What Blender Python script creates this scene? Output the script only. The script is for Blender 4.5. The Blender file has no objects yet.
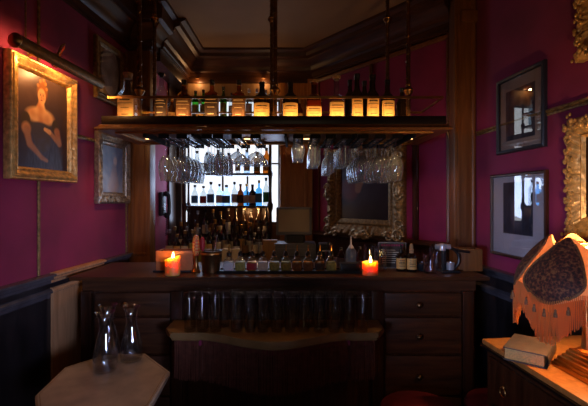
import bpy, bmesh, math, random
from mathutils import Vector, Matrix, noise
PI = math.pi
random.seed(7)
C = bpy.context.scene.collection
S = bpy.context.scene
# ------------------------------------------------------------------ camera, world, light, exposure
cam_d = bpy.data.cameras.new('camera'); cam = bpy.data.objects.new('camera', cam_d); C.objects.link(cam)
cam.location = (0, 0, 1.5); cam.rotation_euler = (PI/2, 0, 0)
cam_d.sensor_width = 36; cam_d.lens = 400/588*36; cam_d.shift_y = -3/588; cam_d.clip_start = .02
S.camera = cam
w = bpy.data.worlds.new('world'); S.world = w; w.use_nodes = True
w.node_tree.nodes['Background'].inputs[0].default_value = (.35, .5, 1, 1)
w.node_tree.nodes['Background'].inputs[1].default_value = .004
S.view_settings.view_transform = 'Standard'; S.view_settings.look = 'None'
S.view_settings.gamma = 1; S.view_settings.use_curve_mapping = False
S.view_settings.exposure = 0.0
S.cycles.use_denoising = True
S.cycles.max_bounces = 16; S.cycles.transmission_bounces = 16; S.cycles.transparent_max_bounces = 64
S.cycles.glossy_bounces = 6; S.cycles.sample_clamp_indirect = 3
S.cycles.caustics_reflective = False; S.cycles.caustics_refractive = False

def light(name, kind, loc, energy, col, rot=(0, 0, 0), size=.1, size_y=None, spread=None, spot=None):
    d = bpy.data.lights.new(name, kind); d.energy = energy; d.color = col
    if kind == 'AREA':
        d.size = size
        if size_y: d.shape = 'RECTANGLE'; d.size_y = size_y
        if spread: d.spread = spread
    elif kind == 'SPOT':
        d.spot_size = spot or 1.5; d.spot_blend = .6; d.shadow_soft_size = size
    else: d.shadow_soft_size = size
    o = bpy.data.objects.new(name, d); C.objects.link(o); o.location = loc; o.rotation_euler = rot
    return o
def aim(o, t):
    o.rotation_euler = (Vector(t)-o.location).to_track_quat('-Z', 'Y').to_euler()
WARM = (1, .52, .2); COOL = (.5, .62, 1)
# dim warm room light, unseen behind the camera
k = light('warm_room_light', 'AREA', (.1, -1.3, 1.9), .65, (1, .68, .42), size=1.2, size_y=1.0, spread=math.radians(110)); aim(k, (-.3, 3, .95))
# daylight coming in by the window behind the bar
k = light('bar_window_daylight', 'AREA', (-.62, 3.99, 1.62), 9, (.50, .64, 1), size=.95, size_y=.66); aim(k, (-.5, 2, 1.30))
# added cool fills behind the camera, aimed low at the side walls
k = light('left_cool_fill', 'AREA', (-1.1, -1.0, 1.3), 1.7, (.55, .62, 1), size=.5, size_y=.5, spread=math.radians(28)); aim(k, (1.27, 2.35, 1.25))
k = light('right_cool_fill', 'AREA', (1.2, -1.0, 1.3), 1.7, (.55, .62, 1), size=.5, size_y=.5, spread=math.radians(28)); aim(k, (-1.31, 2.45, 1.15))

# ------------------------------------------------------------------ helpers
def NT(m):
    m.use_nodes = True
    return m.node_tree, m.node_tree.nodes['Principled BSDF']
def mat(name, col, rough=.5, metal=0, var=0, scale=8, bump=0, spec=None, emit=None, es=0, coat=0, trans=0, sheen=0):
    m = bpy.data.materials.new(name); t, b = NT(m)
    b.inputs['Base Color'].default_value = (*col, 1); b.inputs['Roughness'].default_value = rough
    b.inputs['Metallic'].default_value = metal
    if spec is not None: b.inputs['Specular IOR Level'].default_value = spec
    if coat: b.inputs['Coat Weight'].default_value = coat; b.inputs['Coat Roughness'].default_value = .12
    if trans: b.inputs['Transmission Weight'].default_value = trans
    if sheen: b.inputs['Sheen Weight'].default_value = sheen
    if emit: b.inputs['Emission Color'].default_value = (*emit, 1); b.inputs['Emission Strength'].default_value = es
    if var or bump:
        tc = t.nodes.new('ShaderNodeTexCoord'); n = t.nodes.new('ShaderNodeTexNoise')
        n.inputs['Scale'].default_value = scale; n.inputs['Detail'].default_value = 6
        t.links.new(tc.outputs['Object'], n.inputs['Vector'])
        if var:
            r = t.nodes.new('ShaderNodeValToRGB')
            r.color_ramp.elements[0].position = .3; r.color_ramp.elements[1].position = .7
            r.color_ramp.elements[0].color = (*[max(0, c*(1-var)) for c in col], 1)
            r.color_ramp.elements[1].color = (*[min(1, c*(1+var)) for c in col], 1)
            t.links.new(n.outputs['Fac'], r.inputs['Fac']); t.links.new(r.outputs['Color'], b.inputs['Base Color'])
        if bump:
            bp = t.nodes.new('ShaderNodeBump'); bp.inputs['Strength'].default_value = bump; bp.inputs['Distance'].default_value = .01
            t.links.new(n.outputs['Fac'], bp.inputs['Height']); t.links.new(bp.outputs['Normal'], b.inputs['Normal'])
    return m
def wood(name, c1, c2, rough=.35, sc=(14, 14, 1.2), coat=.0):
    m = bpy.data.materials.new(name); t, b = NT(m)
    tc = t.nodes.new('ShaderNodeTexCoord'); mp = t.nodes.new('ShaderNodeMapping'); mp.inputs['Scale'].default_value = sc
    n = t.nodes.new('ShaderNodeTexNoise'); n.inputs['Scale'].default_value = 3; n.inputs['Detail'].default_value = 8; n.inputs['Distortion'].default_value = .6
    r = t.nodes.new('ShaderNodeValToRGB'); r.color_ramp.elements[0].position = .3; r.color_ramp.elements[1].position = .72
    r.color_ramp.elements[0].color = (*c1, 1); r.color_ramp.elements[1].color = (*c2, 1)
    t.links.new(tc.outputs['Object'], mp.inputs['Vector']); t.links.new(mp.outputs['Vector'], n.inputs['Vector'])
    t.links.new(n.outputs['Fac'], r.inputs['Fac']); t.links.new(r.outputs['Color'], b.inputs['Base Color'])
    bp = t.nodes.new('ShaderNodeBump'); bp.inputs['Strength'].default_value = .12; bp.inputs['Distance'].default_value = .01
    t.links.new(n.outputs['Fac'], bp.inputs['Height']); t.links.new(bp.outputs['Normal'], b.inputs['Normal'])
    b.inputs['Roughness'].default_value = rough
    if coat: b.inputs['Coat Weight'].default_value = coat; b.inputs['Coat Roughness'].default_value = .15
    return m
def thin_glass(name, tint=(.92, .95, .97), gloss=1.0, fr=1.5, rough=.02, haze=0):
    m = bpy.data.materials.new(name); m.use_nodes = True; t = m.node_tree
    for n in list(t.nodes): t.nodes.remove(n)
    out = t.nodes.new('ShaderNodeOutputMaterial'); tr = t.nodes.new('ShaderNodeBsdfTransparent'); gl = t.nodes.new('ShaderNodeBsdfGlossy')
    tr.inputs[0].default_value = (*tint, 1); gl.inputs['Roughness'].default_value = rough; gl.inputs[0].default_value = (gloss, gloss, gloss, 1)
    lw = t.nodes.new('ShaderNodeLayerWeight'); lw.inputs['Blend'].default_value = .5
    pw = t.nodes.new('ShaderNodeMath'); pw.operation = 'POWER'; pw.inputs[1].default_value = 3.2
    f = t.nodes.new('ShaderNodeMath'); f.operation = 'MULTIPLY_ADD'; f.use_clamp = True
    f0 = ((fr-1)/(fr+1))**2*1.6; f.inputs[1].default_value = .9; f.inputs[2].default_value = f0
    t.links.new(lw.outputs['Facing'], pw.inputs[0]); t.links.new(pw.outputs[0], f.inputs[0])
    mx = t.nodes.new('ShaderNodeMixShader')
    t.links.new(f.outputs[0], mx.inputs[0]); t.links.new(tr.outputs[0], mx.inputs[1]); t.links.new(gl.outputs[0], mx.inputs[2])
    last = mx
    if haze:
        d = t.nodes.new('ShaderNodeBsdfTranslucent'); d.inputs[0].default_value = (.8, .85, .9, 1)
        m2 = t.nodes.new('ShaderNodeMixShader'); m2.inputs[0].default_value = haze
        t.links.new(mx.outputs[0], m2.inputs[1]); t.links.new(d.outputs[0], m2.inputs[2]); last = m2
    t.links.new(last.outputs[0], out.inputs[0])
    return m
def translucent(name, col, f=.5, var=0):
    m = bpy.data.materials.new(name); m.use_nodes = True; t = m.node_tree
    b = t.nodes['Principled BSDF']; out = t.nodes['Material Output']; b.inputs['Base Color'].default_value = (*col, 1); b.inputs['Roughness'].default_value = .7
    tl = t.nodes.new('ShaderNodeBsdfTranslucent'); tl.inputs[0].default_value = (*col, 1)
    mx = t.nodes.new('ShaderNodeMixShader'); mx.inputs[0].default_value = f
    t.links.new(b.outputs[0], mx.inputs[1]); t.links.new(tl.outputs[0], mx.inputs[2]); t.links.new(mx.outputs[0], out.inputs[0])
    return m
def emis(name, col, s):
    m = bpy.data.materials.new(name); m.use_nodes = True; b = m.node_tree.nodes['Principled BSDF']
    b.inputs['Base Color'].default_value = (*col, 1); b.inputs['Emission Color'].default_value = (*col, 1); b.inputs['Emission Strength'].default_value = s
    return m
def paint_mat(name, rough=.5):
    m = bpy.data.materials.new(name); t, b = NT(m)
    a = t.nodes.new('ShaderNodeVertexColor'); a.layer_name = 'Col'
    t.links.new(a.outputs['Color'], b.inputs['Base Color']); b.inputs['Roughness'].default_value = rough
    return m

class B:
    def __init__(s): s.bm = bmesh.new()
    def box(s, x0, x1, y0, y1, z0, z1, bev=0, rz=0, M=None):
        cx, cy, cz = (x0+x1)/2, (y0+y1)/2, (z0+z1)/2
        r = bmesh.ops.create_cube(s.bm, size=1)
        vs = r['verts']
        bmesh.ops.scale(s.bm, vec=(abs(x1-x0), abs(y1-y0), abs(z1-z0)), verts=vs)
        if bev:
            es = {e for v in vs for e in v.link_edges}
            q = bmesh.ops.bevel(s.bm, geom=list(es), offset=bev, segments=2, affect='EDGES', profile=.6)
            vs = list({v for f in q['faces'] for v in f.verts} | {v for v in vs if v.is_valid})
        if rz: bmesh.ops.rotate(s.bm, cent=(0, 0, 0), matrix=Matrix.Rotation(rz, 3, 'Z'), verts=vs)
        bmesh.ops.translate(s.bm, vec=(cx, cy, cz), verts=vs)
        if M: bmesh.ops.transform(s.bm, matrix=M, verts=vs)
        return s
    def lathe(s, prof, c=(0, 0, 0), seg=20, sq=0, caps=True, a0=0, a1=2*PI, xs=1, ys=1, axis=None):
        """prof [(r,z)] ; sq = squareness 0..1"""
        full = abs(a1-a0-2*PI) < 1e-4
        n = seg if full else seg+1
        rings = []
        def f(a):
            if not sq: return 1
            e = 2+sq*8; return (abs(math.cos(a))**e+abs(math.sin(a))**e)**(-1/e)
        for r, z in prof:
            ring = []
            q = 1
            for i in range(n):
                a = a0+(a1-a0)*i/seg
                k = f(a) if r > prof_sq else 1
                v = Vector((r*k*math.cos(a)*xs, r*k*math.sin(a)*ys, z))
                if axis: v = axis @ v
                ring.append(s.bm.verts.new(v+Vector(c)))
            rings.append(ring)
        for A, D in zip(rings, rings[1:]):
            m = n if full else n-1
            for i in range(m):
                j = (i+1) % n
                s.bm.faces.new((A[i], A[j], D[j], D[i]))
        if caps and full:
            if prof[0][0] > 1e-5: s.bm.faces.new(rings[0][::-1])
            if prof[-1][0] > 1e-5: s.bm.faces.new(rings[-1])
        return s
    def tube(s, pts, r, seg=8, closed=False):
        pts = [Vector(p) for p in pts]; n = len(pts); rings = []
        rr = r if hasattr(r, '__len__') else [r]*n
        up = None
        for i, p in enumerate(pts):
            if closed: d = (pts[(i+1) % n]-pts[i-1])
            else: d = (pts[min(i+1, n-1)]-pts[max(i-1, 0)])
            d.normalize()
            if up is None: up = Vector((0, 0, 1)) if abs(d.z) < .9 else Vector((1, 0, 0))
            a = d.cross(up)
            if a.length < 1e-4: a = d.cross(Vector((1, .3, 0)))
            a.normalize(); b = a.cross(d).normalized(); up = b
            rings.append([s.bm.verts.new(p+(a*math.cos(2*PI*k/seg)+b*math.sin(2*PI*k/seg))*rr[i]) for k in range(seg)])
        R = rings+[rings[0]] if closed else rings
        for A, D in zip(R, R[1:]):
            for i in range(seg): s.bm.faces.new((A[i], A[(i+1) % seg], D[(i+1) % seg], D[i]))
        if not closed: s.bm.faces.new(rings[0][::-1]); s.bm.faces.new(rings[-1])
        return s
    def prism(s, poly, z0, z1, M=None):
        a = [s.bm.verts.new((x, y, z0)) for x, y in poly]; b = [s.bm.verts.new((x, y, z1)) for x, y in poly]
        n = len(poly)
        for i in range(n): s.bm.faces.new((a[i], a[(i+1) % n], b[(i+1) % n], b[i]))
        s.bm.faces.new(a[::-1]); s.bm.faces.new(b)
        if M: bmesh.ops.transform(s.bm, matrix=M, verts=a+b)
        return s
    def ball(s, c, r, sc=(1, 1, 1), seg=10):
        q = bmesh.ops.create_uvsphere(s.bm, u_segments=seg, v_segments=max(5, seg*2//3), radius=r)
        bmesh.ops.scale(s.bm, vec=sc, verts=q['verts']); bmesh.ops.translate(s.bm, vec=c, verts=q['verts'])
        return s
    def sweep(s, path, prof, closed=False):
        """path 2D points; interior on the right hand; prof [(d,z)] closed loop"""
        P = [Vector((p[0], p[1])) for p in path]; n = len(P); rings = []
        for i in range(n):
            ns = []
            if i > 0 or closed: d = (P[i]-P[i-1]).normalized(); ns.append(Vector((d.y, -d.x)))
            if i < n-1 or closed: d = (P[(i+1) % n]-P[i]).normalized(); ns.append(Vector((d.y, -d.x)))
            m = sum(ns, Vector((0, 0)))/len(ns); m = m/m.length_squared
            rings.append([s.bm.verts.new((P[i].x+m.x*d_, P[i].y+m.y*d_, z)) for d_, z in prof])
        q = len(prof); R = rings+[rings[0]] if closed else rings
        for A, D in zip(R, R[1:]):
            for i in range(q): s.bm.faces.new((A[i], A[(i+1) % q], D[(i+1) % q], D[i]))
        if not closed: s.bm.faces.new(rings[0]); s.bm.faces.new(rings[-1][::-1])
        return s
    def frame(s, w, h, prof, z0=0, fn=None, sub=1):
        """rectangular moulding in XZ plane, outward -Y; prof [(inset, height)]"""
        loops = []
        for d, ht in prof:
            x, zb, zt = w/2-d, z0+d, z0+h-d
            cs = [(-x, zb), (x, zb), (x, zt), (-x, zt)]; L = []
            for i in range(4):
                a, b = cs[i], cs[(i+1) % 4]
                for j in range(sub):
                    t = j/sub; px, pz = a[0]+(b[0]-a[0])*t, a[1]+(b[1]-a[1])*t
                    hh = ht + (fn(px, pz, d) if fn else 0)
                    L.append(s.bm.verts.new((px, -hh, pz)))
            loops.append(L)
        n = len(loops[0])
        for A, D in zip(loops, loops[1:]):
            for i in range(n): s.bm.faces.new((A[i], A[(i+1) % n], D[(i+1) % n], D[i]))
        return s
    def mesh(s, name, smooth=True, ang=40):
        me = bpy.data.meshes.new(name)
        bmesh.ops.recalc_face_normals(s.bm, faces=s.bm.faces); s.bm.to_mesh(me); s.bm.free()
        if smooth:
            for p in me.polygons: p.use_smooth = True
            try: me.set_sharp_from_angle(angle=math.radians(ang))
            except Exception: pass
        return me
prof_sq = .02
def obj(name, b, m, parent=None, smooth=True, loc=None, label=None, kind=None):
    me = b.mesh(name, smooth) if isinstance(b, B) else b
    o = bpy.data.objects.new(name, me); C.objects.link(o)
    if m is not None and not me.materials: me.materials.append(m)
    if parent: o.parent = parent
    if loc: o.location = loc
    if label: o['label'] = label
    if kind: o['kind'] = kind
    return o
def struct(name, b, m, parent=None, smooth=True):
    o = obj(name, b, m, parent, smooth)
    if not parent: o['kind'] = 'structure'
    return o
def tag(o, label, cat, group=None):
    o['label'] = label; o['category'] = cat
    if group: o['group'] = group
    return o
def thing(name, label, cat, loc=(0, 0, 0), rz=0, group=None):
    o = bpy.data.objects.new(name, None); C.objects.link(o); o.empty_display_size = .05
    o.location = loc; o.rotation_euler = (0, 0, rz)
    return tag(o, label, cat, group)
def dup(root, loc, rz=0, label=None, group=None, sc=None):
    def cp(o, par):
        c = o.copy(); C.objects.link(c)
        if par: c.parent = par
        for ch in [x for x in C.objects if x.parent == o]: cp(ch, c)
        return c
    r = cp(root, None); r.location = loc; r.rotation_euler = (0, 0, rz)
    if label: r['label'] = label
    if group: r['group'] = group
    if sc: r.scale = sc
    return r
ORD = ['', 'second', 'third', 'fourth', 'fifth', 'sixth', 'seventh', 'eighth', 'ninth', 'tenth', 'eleventh', 'twelfth', 'thirteenth', 'fourteenth', 'fifteenth', 'sixteenth', 'seventeenth', 'eighteenth', 'nineteenth', 'twentieth']
def ordn(i, n, L='left', R='right'):
    if i < (n+1)//2: return (ORD[i]+' ' if i else '')+('from the '+L if i else L+'most' if L in ('left', 'right') else 'nearest to the '+L)
    k = n-1-i
    return (ORD[k]+' ' if k else '')+('from the '+R if k else R+'most' if R in ('left', 'right') else 'nearest to the '+R)

# painted canvas: grid whose colours are the picture painted on it
def canvas(name, w, h, z0, y, fn, m, parent, nx=90, ny=110, kx=None):
    me = bpy.data.meshes.new(name); vs = []; fs = []; cols = []
    for j in range(ny+1):
        for i in range(nx+1):
            u, v = i/nx, j/ny; vs.append((-w/2+w*u, y, z0+h*v)); cols.append(fn(u*w, v*h))
    for j in range(ny):
        for i in range(nx):
            a = j*(nx+1)+i; fs.append((a, a+1, a+nx+2, a+nx+1))
    me.from_pydata(vs, [], fs); ca = me.color_attributes.new('Col', 'FLOAT_COLOR', 'POINT')
    for i, c in enumerate(cols): ca.data[i].color = (*c, 1)
    return obj(name, me, m, parent)
def lin(r, g, b):
    f = lambda c: (c/255/12.92) if c <= 10 else ((c/255+.055)/1.055)**2.4
    return (f(r), f(g), f(b))
def mixc(a, b, t): t = max(0, min(1, t)); return tuple(x+(y-x)*t for x, y in zip(a, b))
def nz(x, y, s, o=0): return noise.noise(Vector((x*s, y*s, o)))
def ell(x, y, cx, cy, rx, ry, soft=.2, rot=0):
    dx, dy = x-cx, y-cy
    if rot: dx, dy = dx*math.cos(rot)+dy*math.sin(rot), -dx*math.sin(rot)+dy*math.cos(rot)
    d = math.hypot(dx/rx, dy/ry); return max(0, min(1, (1-d)/soft+.5))
def cap(x, y, x0, y0, x1, y1, r0, r1, soft=.25):
    dx, dy = x1-x0, y1-y0; t = max(0, min(1, ((x-x0)*dx+(y-y0)*dy)/(dx*dx+dy*dy)))
    r = r0+(r1-r0)*t; d = math.hypot(x-x0-dx*t, y-y0-dy*t)/r
    return max(0, min(1, (1-d)/soft+.5))

# ------------------------------------------------------------------ materials
M = {}
M['burg'] = mat('burgundy_fabric', (.24, .009, .068), .78, var=.25, scale=3, bump=.05, sheen=.1)
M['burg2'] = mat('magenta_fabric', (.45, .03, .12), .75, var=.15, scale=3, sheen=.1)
M['wood'] = wood('dark_mahogany', (.026, .008, .003), (.072, .023, .008), .33)
M['woodh'] = wood('dark_mahogany_rail', (.035, .011, .004), (.10, .034, .011), .42, sc=(1.2, 1.2, 14))
M['woodm'] = wood('brown_varnished_wood', (.13, .045, .012), (.24, .09, .022), .38)
M['woodl'] = wood('warm_lit_wood', (.42, .20, .09), (.62, .33, .16), .45)
M['tan'] = wood('tan_wood_panel', (.30, .16, .07), (.42, .24, .11), .5)
M['black'] = mat('black_lacquer', (.006, .004, .004), .3)
M['wains'] = wood('blue_black_wainscot', (.012, .010, .012), (.028, .022, .024), .28, sc=(6, 6, 1))
M['ceil'] = mat('ceiling_plaster', (.30, .15, .055), .7, var=.12, scale=2)
M['floor'] = wood('dark_floor_boards', (.03, .013, .007), (.06, .026, .012), .4, sc=(12, 1, 12))
M['gold'] = mat('aged_gilt', (.66, .40, .13), .38, .5, var=.4, scale=40, bump=.5)
M['golddark'] = mat('dark_antique_gilt', (.26, .16, .06), .45, .6, var=.5, scale=50, bump=.5)
M['silver'] = mat('tarnished_silver_gilt', (.36, .31, .24), .35, .7, var=.4, scale=60, bump=.4)
M['brass'] = mat('brass', (.55, .30, .10), .28, 1, var=.25, scale=20)
M['dbrass'] = mat('dark_bronze', (.16, .085, .035), .35, .9, var=.3, scale=30)
M['matt'] = mat('matt_black_paint', (.010, .008, .007), .85, spec=.15)
M['steel'] = mat('steel', (.5, .5, .52), .25, 1)
M['glass'] = thin_glass('clear_glass', (.90, .92, .94), 1, 1.6, .03)
M['hang'] = thin_glass('polished_stemware_glass', (.88, .91, .94), 1, 1.7, .04, .07)
M['glassh'] = thin_glass('brown_tinged_clear_glass', (.95, .94, .92), .6, 1.35, .03)
M['pane'] = thin_glass('picture_glass', (.95, .96, .97), 1, 1.5, .01)
M['amber'] = thin_glass('amber_bottle_glass', (.62, .30, .08), 1, 1.5)
M['clearb'] = thin_glass('clear_bottle_glass', (.80, .84, .86), 1, 1.5)
M['blueb'] = thin_glass('blue_bottle_glass', (.30, .62, .85), 1, 1.5)
M['greenb'] = thin_glass('green_bottle_glass', (.16, .45, .12), 1, 1.5)
M['darkb'] = mat('dark_bottle_glass', (.012, .006, .003), .12, spec=.7)
M['brownb'] = thin_glass('brown_bottle_glass', (.28, .12, .04), 1, 1.5)
M['frost'] = thin_glass('frosted_bottle_glass', (.62, .78, .90), 1, 1.4, .2, .35)
M['whisky'] = mat('whisky', (.50, .19, .03), .2)
M['lab_o'] = mat('orange_paper_label', (.80, .47, .14), .6, var=.12, scale=60)
M['lab_c'] = mat('cream_paper_label', (.75, .68, .52), .6, var=.1, scale=60)
M['lab_d'] = mat('dark_paper_label', (.05, .028, .015), .5, var=.3, scale=80)
M['lab_b'] = mat('brown_paper_label', (.20, .10, .04), .55, var=.3, scale=70)
M['lab_w'] = mat('white_paper_label', (.72, .74, .78), .6)
M['lab_bl'] = mat('blue_paper_label', (.07, .22, .42), .5)
M['lab_t'] = mat('teal_paper_label', (.05, .42, .38), .5)
M['lab_g'] = mat('green_paper_label', (.05, .45, .16), .5)
M['lab_r'] = mat('red_paper_label', (.42, .02, .03), .5)
M['lab_ol'] = mat('olive_paper_label', (.34, .32, .07), .55, var=.3, scale=90)
M['ink'] = mat('label_ink', (.02, .012, .008), .6)
M['inkg'] = mat('gold_label_ink', (.85, .62, .3), .5)
M['cork'] = mat('cork', (.45, .27, .12), .7, var=.3, scale=90)
M['capb'] = mat('black_cap', (.008, .008, .009), .35)
M['capg'] = mat('gold_cap', (.55, .32, .1), .35, .8)
M['capw'] = mat('silver_cap', (.5, .5, .52), .3, .8)
M['plastic'] = mat('black_plastic', (.012, .013, .016), .4)
M['grey'] = mat('dark_grey_plastic', (.10, .11, .15), .45)
M['screen'] = mat('till_screen', (.26, .21, .17), .25)
M['marble'] = mat('grey_marble', (.48, .39, .29), .3, var=.25, scale=9)
M['marbled'] = mat('brown_marble', (.24, .14, .055), .35, var=.2, scale=9)
M['fringe_d'] = mat('dark_red_fringe', (.17, .055, .035), .6, var=.3, scale=40)
M['leather'] = mat('red_leather', (.20, .018, .020), .38, var=.15, scale=20, bump=.1)
M['wax'] = mat('candle_wax', (1, .34, .08), .5)
_b = M['wax'].node_tree.nodes['Principled BSDF']; _b.inputs['Subsurface Weight'].default_value = 1; _b.inputs['Subsurface Radius'].default_value = (1, .38, .12); _b.inputs['Subsurface Scale'].default_value = .09
M['flame'] = emis('candle_flame', (1, .62, .2), 22)
M['puck'] = emis('warm_lamp_lens', (1, .55, .2), 6)
M['winglow'] = emis('frosted_daylight_pane', (.86, .93, 1), 1.15)
M['paint'] = paint_mat('oil_paint', .35)
M['print'] = paint_mat('printed_paper', .6)
M['wallglow'] = None

# ------------------------------------------------------------------ room shell
H = 2.95
def wallseg(b, p, q, z0, z1, th=.06):
    """slab whose interior face is p->q, interior on the right"""
    d = (Vector(q)-Vector(p)).normalized(); n = Vector((d.y, -d.x))
    P = [p, q, (q[0]-n.x*th, q[1]-n.y*th), (p[0]-n.x*th, p[1]-n.y*th)]
    b.prism(P, z0, z1)
XL = lambda y: -1.29+.0725*(y-2.73)
XR = lambda y: 1.235-.0975*(y-2.7)
XA = lambda y: .19-.81*(y-4.0)
YF = -1.5
struct('floor', B().box(-1.9, 1.9, YF, 4.3, -.05, 0), M['floor'], smooth=False)
struct('ceiling', B().box(-1.9, 1.9, YF, 4.3, H, H+.05), M['ceil'], smooth=False)
b = B(); wallseg(b, (XL(YF), YF), (XL(3.05), 3.05), 0, H); struct('wall_left', b, M['burg'], smooth=False)
b = B(); wallseg(b, (-1.19, 3.12), (-1.19, 4.0), 0, 2.62); struct('wall_recess', b, M['burg2'], smooth=False)
b = B(); wallseg(b, (.19, 4.0), (XA(2.76), 2.76), 0, H); struct('wall_angled', b, M['burg'], smooth=False)
b = B(); wallseg(b, (XR(2.75), 2.75), (XR(YF), YF), 0, H); struct('wall_right', b, M['burg'], smooth=False)
# back wall with the window opening
b = B()
b.box(-1.25, -1.12, 4.0, 4.08, 0, H); b.box(-.13, .25, 4.0, 4.08, 0, H)
b.box(-1.12, -.13, 4.0, 4.08, 0, 1.25); b.box(-1.12, -.13, 4.0, 4.08, 2.52, H)
struct('wall_back', b, M['woodm'], smooth=False)
obj_w = struct('window_1', B().frame(.99, 1.27, [(0, -.0), (0, .02), (.03, .02), (.03, 0)], 1.25), M['woodh'])
obj_w.location = (-.625, 4.045, 0)
for x in (-.095, .155): obj('glazing_bar', B().box(x-.008, x+.008, -.01, .012, 1.28, 2.49), M['woodh'], obj_w)
obj('glazing_bar', B().box(-.47, .47, -.01, .012, 1.86, 1.875), M['woodh'], obj_w)
obj('window_pane', B().box(-.48, .48, .015, .02, 1.27, 2.5), M['winglow'], obj_w)
# trims
n_tr = [0]
def trim(b, m, smooth=True):
    n_tr[0] += 1; return struct(f'trim_{n_tr[0]}', b, m, smooth=smooth)
# cornice
cp = [(0, 2.70), (.018, 2.70), (.018, 2.715), (.03, 2.72), (.03, 2.76), (.05, 2.775), (.055, 2.80), (.075, 2.83), (.11, 2.86), (.115, 2.875), (.15, 2.885), (.16, 2.915), (.195, 2.93), (.20, 2.949), (0, 2.949)]
trim(B().sweep([(-1.06, 3.18), (-1.06, 4.0), (.19, 4.0), (1.13, 2.84)], cp), M['woodh'])
lp = [(d*.9, z-.06 if z < 2.9 else z) for d, z in cp]
trim(B().sweep([(XL(YF), YF), (XL(3.05), 3.05), (-1.098, 3.05), (-1.098, 3.19)], lp), M['woodh'])
# niche header band and tan lining
trim(B().box(-1.25, -1.06, 3.17, 4.0, 2.60, H), M['wood'], False)
trim(B().box(-1.06, .19, 3.965, 3.998, 2.66, 2.72, .004), M['woodh'])
trim(B().box(-1.06, -.12, 3.985, 3.998, 2.50, 2.66), M['tan'], False)
# niche upright boards
b = B().box(-1.188, -1.12, 3.975, 3.998, 0, 2.66, .004).box(-1.188, -1.17, 3.76, 3.975, 0, 2.60, .004)
trim(b, M['wood'])
b = B().box(-.14, -.085, 3.955, 3.998, 0, 2.66, .006).box(-.085, .135, 3.978, 3.998, 0, 2.66).box(.135, .18, 3.955, 3.998, 0, 2.70, .006).box(-.05, -.035, 3.965, 3.978, 1.0, 2.66, .003).box(.09, .105, 3.965, 3.978, 1.0, 2.66, .003)
M['woodo'] = wood('orange_brown_varnished_wood', (.42, .15, .03), (.60, .25, .06), .35)
trim(b, M['woodo'])  # warm light on these boards is put into the orange wood colour
# left pilaster
b = B().box(-1.27, -1.098, 3.05, 3.17, 0, 2.64, .006)
b.box(-1.245, -1.225, 3.045, 3.05, 1.1, 2.5, .002).box(-1.145, -1.125, 3.045, 3.05, 1.1, 2.5, .002).box(-1.245, -1.125, 3.045, 3.05, 1.08, 1.1, .002)
trim(b, M['woodm'])
# right pilaster with reeded column
b = B().box(1.085, 1.20, 2.70, 2.80, 0, H-.001, .005).box(1.10, 1.12, 2.69, 2.70, 0, 2.75, .004)
b.lathe([(.018, 0), (.018, H-.001)], (1.212, 2.708, 0), 16).box(1.125, 1.24, 2.69, 2.80, 2.70, 2.78, .006)
trim(b, M['woodm'])
# dado caps / rails left and right
def dado(b, path, zt, zl):
    b.sweep(path, [(0, zt-.055), (.012, zt-.055), (.014, zt-.04), (.028, zt-.034), (.03, zt-.02), (.045, zt-.014), (.045, zt-.004), (.03, zt), (0, zt)])
    b.sweep(path, [(0, zl-.05), (.010, zl-.05), (.012, zl-.03), (.024, zl-.024), (.024, zl-.012), (.01, zl), (0, zl)])
Lp = lambda y: (XL(y), y)
b = B(); wallseg(b, (XL(YF)+.008, YF), (XL(3.05)+.008, 3.05), 0.12, 1.06, .007); trim(b, M['wains'], False)
M['dado'] = mat('blue_sheen_moulding', (.075, .07, .085), .22, var=.3, scale=12)  # bluish daylight highlights are put into the moulding colour
b = B(); dado(b, [Lp(YF), Lp(3.05)], 1.102, 1.02); trim(b, M['dado'])
b = B(); wallseg(b, (XR(2.69)-.008, 2.69), (XR(YF)-.008, YF), .12, 1.03, .007); trim(b, M['wains'], False)
b = B(); dado(b, [(XR(2.69), 2.69), (XR(YF), YF)], 1.075, .955); trim(b, M['dado'])
# pilaster strip and cap on the left wainscot, warm light put into their colour
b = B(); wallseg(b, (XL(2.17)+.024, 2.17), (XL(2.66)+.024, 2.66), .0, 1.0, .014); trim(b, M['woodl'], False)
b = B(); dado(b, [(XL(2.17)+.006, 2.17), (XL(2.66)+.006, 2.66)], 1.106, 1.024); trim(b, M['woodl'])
# angled wall wainscot, dado and panel mouldings
def A(t): # along the angled wall
    return (XA(t), t)
b = B(); wallseg(b, (A(3.98)[0]-.006, 3.975), (A(2.8)[0]-.006, 2.795), 0.0, 1.17, .005); trim(b, M['wood'], False)
b = B(); b.sweep([A(3.97), A(2.8)], [(0, 1.13), (.012, 1.13), (.02, 1.15), (.045, 1.165), (.045, 1.185), (.02, 1.197), (0, 1.197)]); trim(b, M['woodh'])
def vmould(p, dirn, z0, z1, wd=.03, d=.014):
    """vertical moulding on wall at point p, wall dir dirn, normal on right"""
    dx = Vector(dirn).normalized(); n = Vector((dx.y, -dx.x)); P = Vector(p)
    q = []
    for a, h in ((-wd/2, 0), (-wd/2, d*.6), (-wd*.2, d), (wd*.2, d*.7), (wd/2, d), (wd/2, 0)):
        v = P+dx*a+n*h; q.append((v.x, v.y))
    return q
adir = (.81, -1); 
b = B()
b.prism(vmould(A(3.42), adir, 0, 0), 1.197, 2.70); b.prism(vmould(A(2.865), adir, 0, 0), 1.197, 2.70); b.prism(vmould(A(3.93), adir, 0, 0, .02), 1.197, 2.7)
b.sweep([A(3.97), A(2.82)], [(0, 2.655), (.01, 2.655), (.016, 2.67), (.016, 2.685), (0, 2.70)])
trim(b, M['woodm'])
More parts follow.
